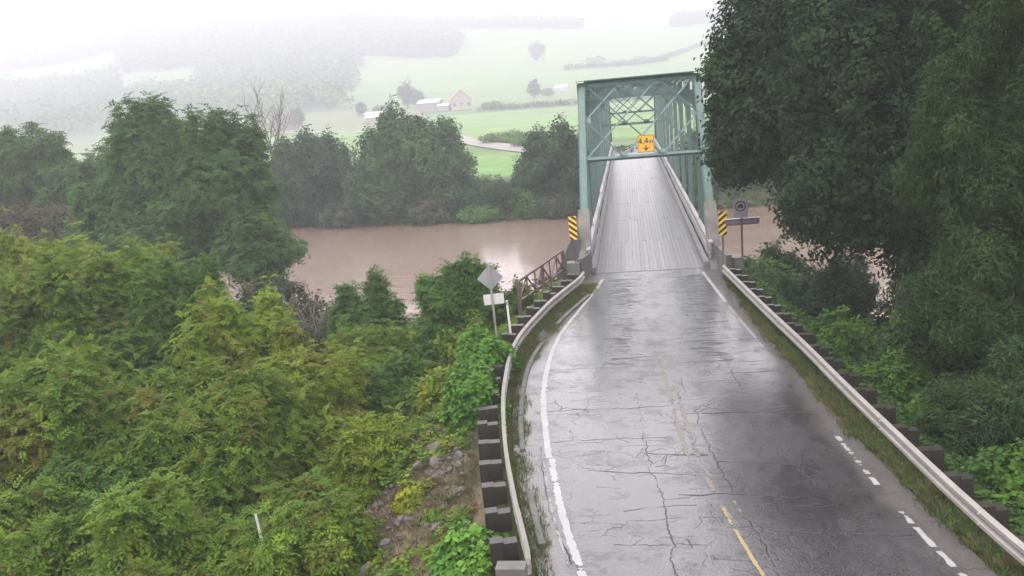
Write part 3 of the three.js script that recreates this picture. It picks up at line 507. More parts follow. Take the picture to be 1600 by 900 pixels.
// ------------------------------------------------------------------ guardrails
const wProf = [[0, -0.155], [0.075, -0.12], [0.075, -0.06], [0.01, -0.022], [0.01, 0.022], [0.075, 0.06], [0.075, 0.12], [0, 0.155]];
const wClosed = (sgn) => [...wProf.map(([a, b]) => [a * sgn, b]), ...wProf.slice().reverse().map(([a, b]) => [(a - 0.006) * sgn, b])];
function guardrail(label, f, z0, z1, side, spacing) { // side: -1 posts to the left, +1 to the right; road is on the other side
  const G = thing('guardrail', label, 'guardrail', [0, 0, 0], 0, 'guardrails along the road'); const R = rng(side * 7 + 40);
  for (let z = z0, k = 0; z < z1 - 0.1; z += 3.81, k++) {
    const e = Math.min(z1, z + 3.86), pts = along(f, z, e, 0.3, 0.56).map((p) => p.add(V(-side * (k % 2) * 0.007, k % 2 * 0.004, 0)));
    const b = part('beam_panel', sweep(wClosed(side), pts), M.galv, G);
    for (const q of [z + 0.12]) for (const h of [0.47, 0.65]) part('bolt', new THREE.SphereGeometry(0.022, 6, 4).translate(f(q) - side * 0.082, h, q), M.galvOld, b);
  }
  for (let z = z0 + 0.5, k = 0; z < z1 - 0.05; z += spacing, k++) {
    const sl = (f(z + 0.2) - f(z - 0.2)) / 0.4, a = Math.atan(sl), x = f(z), h = (side < 0 ? 0.73 : 0.6) + (R() - 0.5) * 0.08, P = grp('post', G);
    P.position.set(x, 0, z); P.rotation.y = a + (R() - 0.5) * 0.06; P.rotation.z = (R() - 0.5) * 0.03;
    part('timber', [box(side * 0.42, h / 2 - 0.9, 0, 0.22, h + 1.8, 0.2)], M.post, P);
    part('block', [box(side * 0.195, side < 0 ? 0.53 : 0.46, 0, 0.225, 0.36, 0.19)], M.post, P);
  }
  return G;
}
const GL = guardrail('curving galvanized guardrail on dark timber posts along the left road edge', beamL, -32.2, -11.5, -1, 0.98);
guardrail('long galvanized guardrail on dark timber posts along the right road edge', beamR, -32, -6, 1, 1.08);
{ // blunt end of the left guardrail
  const g = bevelBox(0.5, 0.74, 0.24, 0.02); g.translate(-2.12, 0.0, -11.3); part('end_shoe', g, M.concreteDark, GL);
}

// ------------------------------------------------------------------ foliage
function leafGeo(list) { // list of {p, dir, nrm, L, W, fold}
  const pos = [], idx = []; const s = V(0, 0, 0), q = V(0, 0, 0);
  for (const { p, dir, nrm, L, W, fold } of list) {
    s.crossVectors(dir, nrm).normalize(); const b = pos.length / 3;
    const mid = p.clone().addScaledVector(dir, L * 0.45), tip = p.clone().addScaledVector(dir, L).addScaledVector(nrm, -L * 0.12);
    const l = mid.clone().addScaledVector(s, W).addScaledVector(nrm, fold * W), r = mid.clone().addScaledVector(s, -W).addScaledVector(nrm, fold * W);
    for (const v of [p, l, tip, r]) pos.push(v.x, v.y, v.z); idx.push(b, b + 1, b + 2, b, b + 2, b + 3);
  }
  let g = new THREE.BufferGeometry(); g.setAttribute('position', new THREE.Float32BufferAttribute(pos, 3)); g.setIndex(idx); g = g.toNonIndexed(); g.computeVertexNormals(); return g;
}
// sprays grow along +y from the origin, unit metres
function compoundSpray(seed, n, L, leaf, wid, droop) {
  const R = rng(seed), list = [];
  for (let f = 0; f < 2; f++) { // two compound leaves per spray
    const yaw = f * 2.4 + R(), lean = 0.45 + 0.5 * R(), Lf = L * (0.75 + 0.4 * R());
    for (let i = 0; i < n; i++) for (const s of i === n - 1 ? [0] : [-1, 1]) {
      const t = (i + 1) / n, a = lean + droop * t * 1.4, y = Lf * (t * Math.cos(lean + droop * t * 0.6)), o = Lf * t * Math.sin(lean + droop * t * 0.7);
      const c = Math.cos(yaw), d = Math.sin(yaw), p = V(c * o, y, d * o), ax = V(c * Math.sin(a), Math.cos(a), d * Math.sin(a)), side = V(-d, 0, c);
      const dir = ax.clone().multiplyScalar(s ? 0.55 : 1).addScaledVector(side, s * 0.9).add(V((R() - 0.5) * 0.4, -0.25 * R(), (R() - 0.5) * 0.4)).normalize();
      const nrm = new THREE.Vector3().crossVectors(side, ax).multiplyScalar(-1).add(V((R() - 0.5) * 0.7, 0.25, (R() - 0.5) * 0.7)).normalize(); nrm.addScaledVector(dir, -nrm.dot(dir)).normalize();
      list.push({ p, dir, nrm, L: leaf * (0.7 + 0.5 * R()), W: wid * (0.8 + 0.4 * R()), fold: 0.3 * R() });
    }
  }
  return leafGeo(list);
}
function clusterSpray(seed, n, rad, leaf, wid) { // broad leaves around a twig end
  const R = rng(seed), list = [];
  for (let i = 0; i < n; i++) {
    const a = R() * 6.283, h = R(), p = V(Math.cos(a) * rad * h * R(), rad * (0.2 + 1.3 * R()), Math.sin(a) * rad * h * R());
    const dir = V(Math.cos(a), 0.5 - R() * 0.9, Math.sin(a)).normalize(), nrm = V((R() - 0.5) * 1.1, 1, (R() - 0.5) * 1.1); nrm.addScaledVector(dir, -nrm.dot(dir)).normalize();
    list.push({ p, dir, nrm, L: leaf * (0.65 + 0.6 * R()), W: wid * (0.7 + 0.5 * R()), fold: 0.35 * R() });
  }
  return leafGeo(list);
}
const SPRAY = {
  ash: [compoundSpray(1, 6, 0.42, 0.15, 0.032, 0.8), compoundSpray(2, 5, 0.38, 0.16, 0.036, 1.1)],
  sumac: [compoundSpray(3, 6, 0.5, 0.17, 0.036, 0.55), compoundSpray(4, 7, 0.48, 0.15, 0.033, 0.9)],
  maple: [clusterSpray(5, 13, 0.3, 0.17, 0.06), clusterSpray(6, 12, 0.32, 0.16, 0.065)],
  willow: [clusterSpray(7, 18, 0.32, 0.19, 0.022), clusterSpray(8, 18, 0.34, 0.2, 0.024)],
  far: [clusterSpray(9, 14, 0.5, 0.36, 0.13), clusterSpray(10, 14, 0.55, 0.34, 0.14)],
  bush: [clusterSpray(11, 12, 0.2, 0.15, 0.05), clusterSpray(12, 12, 0.22, 0.14, 0.055)],
};
const leafM = new THREE.MeshPhysicalMaterial({ color: 0xffffff, roughness: 0.85, specularIntensity: 0.25, transmission: 0.42, thickness: 0 });
const farLeafM = new THREE.MeshPhysicalMaterial({ color: 0xffffff, roughness: 0.85, specularIntensity: 0.4 });
const PAL = {
  dark: [[0.018, 0.044, 0.014], [0.023, 0.054, 0.017], [0.032, 0.064, 0.018], [0.016, 0.038, 0.015]],
  shade: [[0.048, 0.105, 0.019], [0.058, 0.12, 0.021], [0.068, 0.13, 0.022], [0.042, 0.092, 0.019]],
  bank: [[0.035, 0.08, 0.02], [0.042, 0.09, 0.022], [0.05, 0.10, 0.024], [0.03, 0.068, 0.02]],
  mid: [[0.055, 0.13, 0.016], [0.07, 0.145, 0.017], [0.085, 0.155, 0.017], [0.05, 0.11, 0.017]],
  yellow: [[0.14, 0.215, 0.014], [0.17, 0.235, 0.014], [0.115, 0.195, 0.015], [0.18, 0.22, 0.016], [0.13, 0.2, 0.016], [0.15, 0.16, 0.016]],
  olive: [[0.10, 0.17, 0.013], [0.125, 0.195, 0.014], [0.08, 0.15, 0.015], [0.12, 0.175, 0.014], [0.09, 0.16, 0.015], [0.11, 0.115, 0.016]],
  bright: [[0.085, 0.2, 0.026], [0.11, 0.23, 0.03], [0.07, 0.16, 0.024]],
  grey: [[0.04, 0.065, 0.026], [0.055, 0.075, 0.032], [0.036, 0.056, 0.026], [0.065, 0.065, 0.036]],
  brown: [[0.075, 0.07, 0.036], [0.06, 0.072, 0.032], [0.085, 0.07, 0.042]],
  lemon: [[0.26, 0.27, 0.02], [0.2, 0.25, 0.025], [0.16, 0.2, 0.02]],
  willow: [[0.03, 0.062, 0.014], [0.038, 0.076, 0.016], [0.05, 0.088, 0.017], [0.024, 0.05, 0.014]],
};
const _m = new THREE.Matrix4(), _q = new THREE.Quaternion(), _s = V(1, 1, 1), _y = V(0, 1, 0), _c = new THREE.Color();
function foliage(parent, crowns, spec, seed) { // crowns: [x,y,z,rx,ry,rz,count,sublobes]
  const R = rng(seed), pts = [[], []], pal = PAL[spec.pal];
  for (const [cx, cy, cz, rx, ry, rz, count, nl0] of crowns) {
    const lobes = []; const nl = Math.round(nl0 * (spec.clump ?? 1.7));
    for (let i = 0; i < nl; i++) {
      const a = i * 2.399 + R() * 0.9, h = 1 - 2 * (i + 0.5) / nl, rr = Math.sqrt(Math.max(0, 1 - h * h)) * (0.45 + 0.42 * R()), k = 0.2 + 0.24 * R();
      lobes.push([cx + Math.cos(a) * rr * rx, cy + h * (0.6 + 0.22 * R()) * ry, cz + Math.sin(a) * rr * rz, k * rx, k * ry * 0.9, k * rz, pal[Math.floor(R() * pal.length)]]);
    }
    for (let i = 0; i < (spec.shoots ?? 0); i++) { const a = R() * 6.283, rr = 0.85 * Math.sqrt(R()), t = Math.sqrt(1 - rr * rr); lobes.push([cx + Math.cos(a) * rr * rx, cy + t * ry * 0.95, cz + Math.sin(a) * rr * rz, (0.1 + 0.07 * R()) * rx, (0.28 + 0.22 * R()) * ry, (0.1 + 0.07 * R()) * rz, pal[Math.floor(R() * pal.length)], 1]); }
    for (let i = 0; i < count * (spec.dens ?? 1); i++) {
      const l = R() < 0.14 && lobes.length > nl ? lobes[nl + Math.floor(R() * (lobes.length - nl))] : lobes[Math.floor(R() * nl)], u = R() * 2 - 1, a = R() * 6.283, w = Math.sqrt(1 - u * u), r = R() < 0.07 ? 1.05 + 0.4 * R() : 0.3 + 0.75 * Math.pow(R(), 0.6);
      const n = V(w * Math.cos(a), u + 0.25, w * Math.sin(a)), p = V(l[0] + n.x * r * l[3], l[1] + (n.y - 0.15) * r * l[4], l[2] + n.z * r * l[5]);
      n.y += spec.lift ?? 0.3; n.x += (R() - 0.5) * 0.8; n.z += (R() - 0.5) * 0.8; n.normalize();
      const c = R() < (spec.own ?? 0.6) ? l[6] : pal[Math.floor(R() * pal.length)], v = 0.75 + 0.5 * R();
      pts[R() < 0.5 ? 0 : 1].push([p, n, (spec.size ?? 1) * (0.7 + 0.6 * R()), R() * 6.283, c[0] * v, c[1] * v, c[2] * v]);
    }
  }
  pts.forEach((list, k) => {
    if (!list.length) return;
    const im = new THREE.InstancedMesh(SPRAY[spec.spray][k], spec.mat || leafM, list.length);
    list.forEach(([p, n, s, roll, r, g, b], i) => { _q.setFromUnitVectors(_y, n); _q.multiply(new THREE.Quaternion().setFromAxisAngle(_y, roll)); _s.set(s, s, s); im.setMatrixAt(i, _m.compose(p, _q, _s)); im.setColorAt(i, _c.setRGB(r, g, b)); });
    put(im, 'crown', parent); im.userData.kind = 'stuff';
  });
}
// a tree: base, trunk radius, crowns; limbs run from the trunk into each crown
function tree(name, label, category, group, base, tr, crowns, spec, seed) {
  const R = rng(seed + 500), [bx, bz] = base, by = ground(bx, bz) - 0.15, T = thing(name, label, category, [bx, by, bz], 0, group);
  const loc = crowns.map((c) => [c[0] - bx, c[1] - by, c[2] - bz, ...c.slice(3)]);
  let sx = 0, sy = 0, sz = 0, tw = 0; for (const c of loc) { const w = c[3]; sx += c[0] * w; sy += c[1] * w; sz += c[2] * w; tw += w; }
  const kk = tr < 0.06 ? 0.55 : 0.85, top = V(sx / tw * 0.7, Math.max(0.3, sy / tw * kk), sz / tw * 0.7), fork = V(top.x * 0.45, top.y * 0.5, top.z * 0.45);
  part('trunk', mergeGeometries([limb(V(0, 0, 0), fork, tr, tr * 0.78, R, 0.05, 4, 8), limb(fork, top, tr * 0.78, tr * 0.35, R, 0.05, 4, 8)]), spec.bark || M.bark, T);
  loc.forEach((c) => {
    const k = Math.max(2, Math.min(6, Math.round(c[7] * 0.6)));
    for (let i = 0; i < k; i++) { const a = R() * 6.283, e = V(c[0] + Math.cos(a) * c[3] * 0.62 * R(), c[1] + (R() - 0.25) * c[4] * 0.9, c[2] + Math.sin(a) * c[5] * 0.62 * R()); part('branch', limb(fork.clone().lerp(top, R()), e, tr * 0.4, tr * 0.1, R, 0.12, 5, 5), spec.bark || M.bark, T); }
  });
  foliage(T, loc, spec, seed); return T;
}
// ---- the left bank: big tree at the water, trees to its left
const FARG = 'trees on the far river bank';
tree('bank_tree', 'tall rounded green tree at the near water edge left of the river view', 'tree', null, [-29, -52], 0.42, [[-32.4, 4.4, -54, 4.2, 3.9, 3.6, 2600, 12], [-26.8, 3.2, -52, 3.9, 4.0, 3.6, 2400, 12], [-30.7, -0.6, -51, 4.2, 3.2, 3.6, 2200, 10], [-23.8, -0.6, -49.5, 2.6, 2.2, 2.4, 1000, 8], [-35.6, 0.6, -53, 2.6, 3.2, 2.6, 1000, 8]], { pal: 'shade', spray: 'ash', size: 1.3, dens: 2.1, lift: 0.6, shoots: 8, clump: 2.4 }, 11);
tree('bank_tree', 'hazy round tree at the far left edge behind the yellowing crowns', 'tree', null, [-54.5, -71], 0.4, [[-54.6, 4.4, -71, 4.6, 3.4, 3.6, 1800, 11], [-50, 2.2, -70, 3.6, 3, 3, 1000, 8], [-59, 3.4, -71, 4, 3.6, 3.4, 1000, 8]], { pal: 'shade', spray: 'ash', size: 1.7, dens: 1.3, lift: 0.5, shoots: 6 }, 12);
tree('bank_tree', 'smaller hazy tree between the far left tree and the tall bank tree', 'tree', null, [-43, -65], 0.3, [[-43, 2.0, -65, 3.4, 3.2, 3, 1300, 9]], { pal: 'shade', spray: 'ash', size: 1.7, dens: 1.3, lift: 0.5, shoots: 6 }, 13);
tree('brush_thicket', 'dull brownish thicket below the far left trees', 'shrub', null, [-43, -55], 0.16, [[-44, -0.2, -56, 5.4, 2.7, 3, 2400, 14], [-38, -1.4, -53, 3.4, 2, 2.6, 1100, 8]], { pal: 'brown', spray: 'maple', size: 1.6 }, 14);
// ---- far bank
tree('far_bank_tree', 'broad dark tree on the far bank, left of the domed one', 'tree', FARG, [-40, -102], 0.4, [[-40, -1.0, -102, 5.4, 4.8, 4, 1900, 12], [-44.5, -2.4, -102, 3.6, 3.4, 3.4, 800, 8]], { pal: 'dark', spray: 'far', size: 0.98, dens: 1.7, shoots: 8, clump: 2.3, mat: farLeafM }, 15);
tree('far_bank_tree', 'large domed tree on the far bank in front of the barn', 'tree', FARG, [-27, -101], 0.5, [[-26.7, 0.9, -101, 6.0, 4.5, 5, 2400, 14], [-30.5, -2.4, -100, 4.4, 3.6, 3.6, 1100, 9], [-22.4, -2.2, -100, 3.7, 4.2, 3.5, 1000, 9]], { pal: 'bank', spray: 'far', size: 0.98, dens: 1.7, shoots: 8, clump: 2.3, mat: farLeafM }, 16);
tree('far_bank_tree', 'round dark tree on the far bank beside the bridge', 'tree', FARG, [-8.4, -98.5], 0.35, [[-8.6, -1.7, -98.5, 4.0, 4.4, 3.8, 1600, 11], [-5.6, -3.2, -97.5, 2.4, 2.8, 2.4, 600, 6], [-11.6, -3.4, -97.5, 2.4, 2.6, 2.4, 600, 6]], { pal: 'dark', spray: 'far', size: 0.90, dens: 1.7, shoots: 8, clump: 2.3, mat: farLeafM }, 17);
tree('far_bank_tree', 'hazy far bank tree behind the tall near bank tree', 'tree', FARG, [-56, -106], 0.4, [[-55.6, 0.2, -106, 6, 4.6, 5, 1700, 11], [-63, 0.8, -108, 6, 5, 5, 1400, 11]], { pal: 'bank', spray: 'far', size: 1.01, dens: 1.7, shoots: 8, clump: 2.3, mat: farLeafM }, 18);
tree('far_bank_tree', 'dense green tree on the far bank right of the bridge', 'tree', FARG, [13, -99], 0.4, [[13, -0.4, -99, 5, 4.6, 4, 1700, 11], [20, -0.8, -99, 5, 4.4, 4, 1500, 11], [7.6, -2.8, -98, 2.6, 3.2, 2.6, 700, 7]], { pal: 'bank', spray: 'far', size: 0.98, dens: 1.7, shoots: 8, clump: 2.3, mat: farLeafM }, 19);
tree('far_bank_tree', 'hazy far bank tree glimpsed through the dark right hand tree', 'tree', FARG, [30, -99], 0.4, [[30, 0, -99, 6, 5, 4, 1700, 11], [40, 0, -99, 6, 5, 4, 1500, 11]], { pal: 'bank', spray: 'far', size: 1.01, dens: 1.7, shoots: 8, clump: 2.3, mat: farLeafM }, 20);
[[-19.2, -97.2, 2.6, 1.9, 'dark', 'dark low bush on the far bank right of the domed tree'], [-15.6, -97, 2.6, 2.1, 'dark', 'middle dark bush on the far bank between the trees'], [-12.4, -96.6, 2.2, 1.9, 'mid', 'low green bush on the far bank left of the round tree'], [-17.8, -95.6, 2.2, 0.9, 'mid', 'pale patch of leafy weeds at the far water edge'], [-35, -99, 3.2, 1.8, 'grey', 'greyish bush at the far water edge under the broad tree'], [-47, -101.5, 3.4, 2, 'grey', 'greyish bush at the far water edge beyond the tall near tree'], [-24.6, -97.4, 3.2, 1.6, 'grey', 'greyish bush at the far water edge under the domed tree'], [-8, -95.4, 3, 1.1, 'grey', 'low weeds at the far water edge beside the bridge']].forEach(([x, z, r, h, pal, label], i) => {
  const y = Math.max(ground(x, z), -6.5); tree('bank_bush', label, 'shrub', 'bushes on the far river bank', [x, z], 0.07, [[x, y + h * 0.75, z, r, h, r * 0.7, 620, 9]], { pal, spray: 'far', size: 0.8, mat: farLeafM }, 30 + i);
});
{ // far bank weeds, one mass
  const R = rng(71), n = 5200, im = new THREE.InstancedMesh(SPRAY.far[0], farLeafM, n);
  for (let i = 0; i < n; i++) { const x = -110 + 165 * R(), df = farBank(x), z = -(df + 0.2 + 9 * Math.pow(R(), 1.6)), c = PAL[R() < 0.5 ? 'mid' : 'grey'][Math.floor(R() * 4)], s = 0.5 + 0.7 * R(); _q.setFromAxisAngle(_y, R() * 6.28); _s.set(s, s * 1.2, s); im.setMatrixAt(i, _m.compose(V(x, Math.max(-6.6, ground(x, z)) - 0.1, z), _q, _s)); im.setColorAt(i, _c.setRGB(c[0], c[1], c[2])); }
  put(im, 'bank_weeds'); im.userData = { label: 'band of weeds along the far river bank', category: 'weeds', kind: 'stuff' };
}
// ---- leafless tree
function bareTree(name, label, x, z, h, seed, m, r = 0.14) {
  const R = rng(seed), y = ground(x, z) - 0.1, T = thing(name, label, 'tree', [x, y, z]), tips = [];
  const tp = V((R() - 0.5) * 0.6, h * 0.5, 0); part('trunk', limb(V(0, 0, 0), tp, r, r * 0.7, R, 0.04, 5, 7), m, T);
  for (let i = 0; i < 10; i++) { const a = i * 2.4 + R(), s = V(0, h * (0.15 + 0.35 * R()), 0).lerp(tp, 0.6), e = V(Math.cos(a) * h * 0.26 * Math.sqrt(R()), h * (0.7 + 0.3 * R()), Math.sin(a) * h * 0.2 * R()); const g = [limb(s, e, r * 0.5, r * 0.12, R, 0.1, 6, 5)]; for (let k = 0; k < 16; k++) { const b = s.clone().lerp(e, 0.35 + 0.65 * R()), d = b.clone().add(V((R() - 0.5) * h * 0.22, h * (0.05 + 0.15 * R()), (R() - 0.5) * h * 0.2)); g.push(limb(b, d, r * 0.17, r * 0.05, R, 0.1, 3, 4)); } part('branch', mergeGeometries(g), m, T); }
}
bareTree('bare_tree', 'leafless tree rising behind the far bank trees', -48.3, -110, 14, 9, M.bark, 0.15);
// ---- yellowing trees of the left foreground
const LG = 'yellowing trees on the left bank';
[ // label, base x, z, crown x,y,z, r, count, palette, spray
  ['yellow green crown at the left edge, highest of the front row', [-24.8, -30], [[-24.8, 0.6, -30, 3.31, 2.75, 3.08, 2600, 12], [-28, 0.0, -30, 2.96, 2.64, 2.74, 1400, 9]], 'yellow'],
  ['bright yellow green crown in front of the tall bank tree', [-21, -31], [[-21, 0.1, -31, 2.96, 2.75, 2.74, 2400, 11]], 'yellow'],
  ['leafy green crown filling the left edge at mid height', [-19.2, -24], [[-19.4, 0.5, -24, 3.42, 2.86, 3.08, 3400, 13], [-23, -0.2, -24, 3.19, 2.86, 2.74, 1600, 10]], 'olive'],
  ['bushy green crown right of the left edge tree, flecked with gaps', [-16.4, -26], [[-16.5, 0.2, -26, 3.08, 2.53, 2.85, 3000, 12]], 'mid'],
  ['golden tipped crown beside the grey thin tree', [-12.7, -24], [[-12.7, -0.3, -24, 2.39, 2.20, 2.28, 2200, 10]], 'yellow'],
  ['dark green crown low at the left edge', [-14, -17.5], [[-14, -0.5, -17.5, 2.74, 2.31, 2.51, 3000, 12], [-16.6, -1.4, -18, 2.51, 2.20, 2.28, 1600, 9]], 'olive'],
  ['olive crown with rusty leaves in the middle of the left mass', [-10.6, -18], [[-10.7, -0.8, -18, 2.51, 2.09, 2.28, 2800, 12]], 'olive'],
  ['yellow green crown above the white stick', [-9.6, -22], [[-9.8, -1.2, -22, 2.17, 1.76, 2.05, 2000, 10]], 'yellow'],
  ['lime green spreading crown near the stony slope', [-7.4, -19], [[-7.4, -1.7, -19, 1.71, 1.26, 1.60, 1500, 9]], 'yellow'],
  ['fresh green low crown behind the lime one', [-7.6, -24], [[-7.6, -1.9, -24, 1.71, 1.43, 1.71, 1500, 9]], 'mid'],
  ['olive low crown around the white stick', [-7.3, -14.2], [[-7.3, -1.4, -14.4, 1.82, 1.26, 1.71, 2200, 10]], 'olive'],
  ['dark leafy crown at the bottom left of the view', [-9.9, -13.4], [[-9.9, -1.3, -13.4, 1.94, 1.65, 1.82, 2400, 10]], 'olive'],
  ['green crown in the bottom left corner', [-12, -13], [[-12, -1.2, -13, 1.82, 1.65, 1.82, 2000, 10]], 'olive'],
  ['dense green crown between the corner crown and the rusty one', [-12, -15.4], [[-12, -1.4, -15.4, 1.94, 1.65, 1.82, 2000, 10]], 'mid'],
  ['small green shrub at the foot of the stony slope', [-6.0, -15.2], [[-6.1, -2.1, -15.2, 1.03, 0.83, 1.03, 800, 7]], 'olive'],
  ['green crown behind the golden tipped one', [-14.2, -21], [[-14.2, -1.2, -21, 2.17, 1.76, 2.05, 2000, 10]], 'mid'],
  ['olive crown below the fresh green one', [-9.2, -27], [[-9.4, -1.9, -27, 2.05, 1.65, 1.94, 1700, 9]], 'olive'],
].forEach(([label, base, crowns, pal], i) => tree('yellowing_tree', label, 'tree', LG, base, 0.1 + 0.012 * crowns[0][3] * 3, crowns, { pal, spray: i % 3 === 1 ? 'ash' : 'sumac', size: 0.66, dens: 3.3, lift: 0.6, shoots: 9, own: 0.4, clump: 2.2 }, 100 + i));
tree('thin_tree', 'thin greyish tree with bare twigs between the yellowing trees and the river', 'tree', null, [-16.6, -36], 0.14, [[-17, -1.9, -36, 2.6, 2.4, 2.3, 1050, 12], [-15.4, -3.4, -34, 2.2, 1.8, 2, 700, 9]], { pal: 'grey', spray: 'maple', size: 0.95, bark: M.barkPale }, 140);
bareTree('bare_sapling', 'pale bare twigs rising over the thin greyish tree', -15, -35, 4.6, 33, M.barkPale, 0.07);
[ // shrubs between river and left guardrail
  ['upright shoots of a young tree against the river', [-11.4, -33], [[-11.6, -2.1, -33, 1.7, 1.5, 1.6, 1300, 8], [-12.2, -0.7, -33.4, 0.42, 1.0, 0.42, 160, 4], [-10.9, -0.3, -33.2, 0.38, 1.15, 0.38, 170, 4], [-10.2, -1.0, -33.0, 0.4, 0.8, 0.4, 120, 4]], 'mid', 'ash'],
  ['leafy green shrub left of the diamond sign', [-7, -31], [[-7.0, -0.5, -31, 1.7, 1.5, 1.5, 1900, 10], [-6.2, 0.5, -31, 0.7, 1.0, 0.7, 300, 5]], 'mid', 'sumac'],
  ['low green shrub below the upright shoots', [-8.6, -29.4], [[-8.6, -2.0, -29.4, 1.6, 1.2, 1.5, 1500, 9]], 'mid', 'sumac'],
  ['green shrub under the diamond sign', [-5.7, -27], [[-5.75, -1.0, -27, 1.1, 0.9, 1.1, 1100, 8]], 'olive', 'bush'],
  ['bright green shrub leaning over the guardrail below the diamond sign', [-4.3, -22], [[-4.3, 0.2, -22, 0.85, 0.75, 1.05, 1500, 9]], 'bright', 'bush'],
  ['second bright green shrub against the posts, nearer than the leaning one', [-4.2, -19.3], [[-4.1, 0.1, -19.2, 0.7, 0.7, 0.9, 1100, 8]], 'bright', 'bush'],
  ['bright green shrub at the near end of the left guardrail', [-3.1, -12.2], [[-3.05, -0.12, -12.3, 0.62, 0.45, 0.55, 700, 7]], 'bright', 'bush'],
  ['small lemon yellow bush on the stony slope', [-5, -16.2], [[-5.0, -1.0, -16.2, 0.42, 0.38, 0.42, 300, 6]], 'lemon', 'bush'],
  ['low weedy shrub on the slope behind the lemon bush', [-5.6, -18.2], [[-5.6, -1.5, -18.2, 0.7, 0.5, 0.7, 520, 6]], 'olive', 'bush'],
  ['green shrub halfway down the slope behind the bright shrubs', [-6, -23], [[-6, -1.4, -23, 1.1, 0.9, 1.1, 1000, 8]], 'yellow', 'sumac'],
  ['weedy clump between lemon bush and posts', [-4, -15.2], [[-4.0, -0.9, -15.0, 0.4, 0.35, 0.5, 260, 5]], 'olive', 'bush'],
  ['leafy clump beside the bottom posts', [-3.5, -13.4], [[-3.5, -0.75, -13.5, 0.5, 0.4, 0.6, 380, 6]], 'yellow', 'bush'],
  ['low shrub at the waterside left of the rusty railing', [-4.6, -31.2], [[-4.7, -0.5, -31.2, 0.9, 0.7, 1.1, 600, 7]], 'mid', 'bush'],
].forEach(([label, base, crowns, pal, spray], i) => tree('green_shrub', label, 'shrub', 'shrubs on the left bank', base, 0.045, crowns, { pal, spray, size: spray === 'bush' ? 0.85 : 0.85, dens: 1.3, lift: 0.6, shoots: 4 }, 160 + i));
{ // pale dead stem
  const R = rng(4), T = thing('dead_stem', 'slim pale dead stem standing in the lower left foliage', 'stem', [-7.5, -3.0, -13.8]); part('stem', limb(V(0, 0, 0), V(0.12, 3.4, 0.2), 0.045, 0.022, R, 0.02, 6, 6), std(lin(0.6, 0.58, 0.52), 0.7, { map: woodTex }), T);
}
// ---- right side
tree('dark_tree', 'huge dark green tree overhanging the right side of the bridge', 'tree', null, [9.6, -29.5], 0.5, [[7.9, 7.2, -30, 3.3, 3.2, 3.2, 4200, 14], [4.4, 7.3, -31.4, 1.65, 2.2, 1.5, 1700, 9], [4.1, 5.1, -31.4, 1.25, 1.4, 1.1, 1000, 7], [7.2, 3.7, -29.4, 2.3, 2.1, 2.3, 2600, 12], [9.6, 4.8, -28, 3.0, 2.8, 2.8, 3300, 13], [6.3, 10.0, -32, 2.4, 2.4, 2.2, 2000, 9], [9.6, 11, -29.4, 3.4, 2.8, 3, 3000, 12], [12.6, 7.5, -29, 3.4, 4.2, 3.4, 3400, 13], [10.4, 14.2, -29, 3.8, 3.2, 3.4, 2600, 11], [8, 12.6, -30.5, 2.6, 2.4, 2.6, 1500, 9], [10.8, 1.6, -29, 3, 2, 2.6, 1900, 10]], { pal: 'dark', spray: 'maple', size: 0.95, dens: 1.25, shoots: 6, clump: 2.2 }, 200);
tree('leaning_tree', 'lighter narrow leaved tree at the right edge in front of the dark one', 'tree', null, [9.0, -20.5], 0.26, [[8.0, 4.9, -20.4, 1.6, 1.5, 1.6, 2300, 11], [8.2, 6.6, -21.4, 1.4, 1.2, 1.4, 1500, 9], [9.8, 6.6, -20, 1.8, 1.8, 1.8, 1700, 9], [8.1, 2.2, -19.6, 1.5, 1.5, 1.6, 2300, 11], [10.2, 3.6, -19, 1.9, 2.6, 1.9, 2000, 10], [9.9, 9.4, -20.4, 2.0, 2.0, 2.0, 1300, 9], [11.2, 12, -20, 2.4, 2.2, 2.4, 1300, 9]], { pal: 'willow', spray: 'willow', size: 0.72, dens: 2, shoots: 5 }, 201);
tree('corner_tree', 'tall leafy tree in the upper right corner', 'tree', null, [12, -24], 0.3, [[10.8, 8.4, -24.4, 2.4, 2.4, 2.2, 2200, 11], [13, 9.4, -24, 2.6, 3, 2.4, 1800, 10], [12.5, 5, -23.5, 2.4, 3, 2.4, 1800, 10], [12.2, 12.8, -24, 2.8, 2.6, 2.6, 1700, 10]], { pal: 'willow', spray: 'maple', size: 0.85, dens: 1.3, shoots: 5 }, 202);
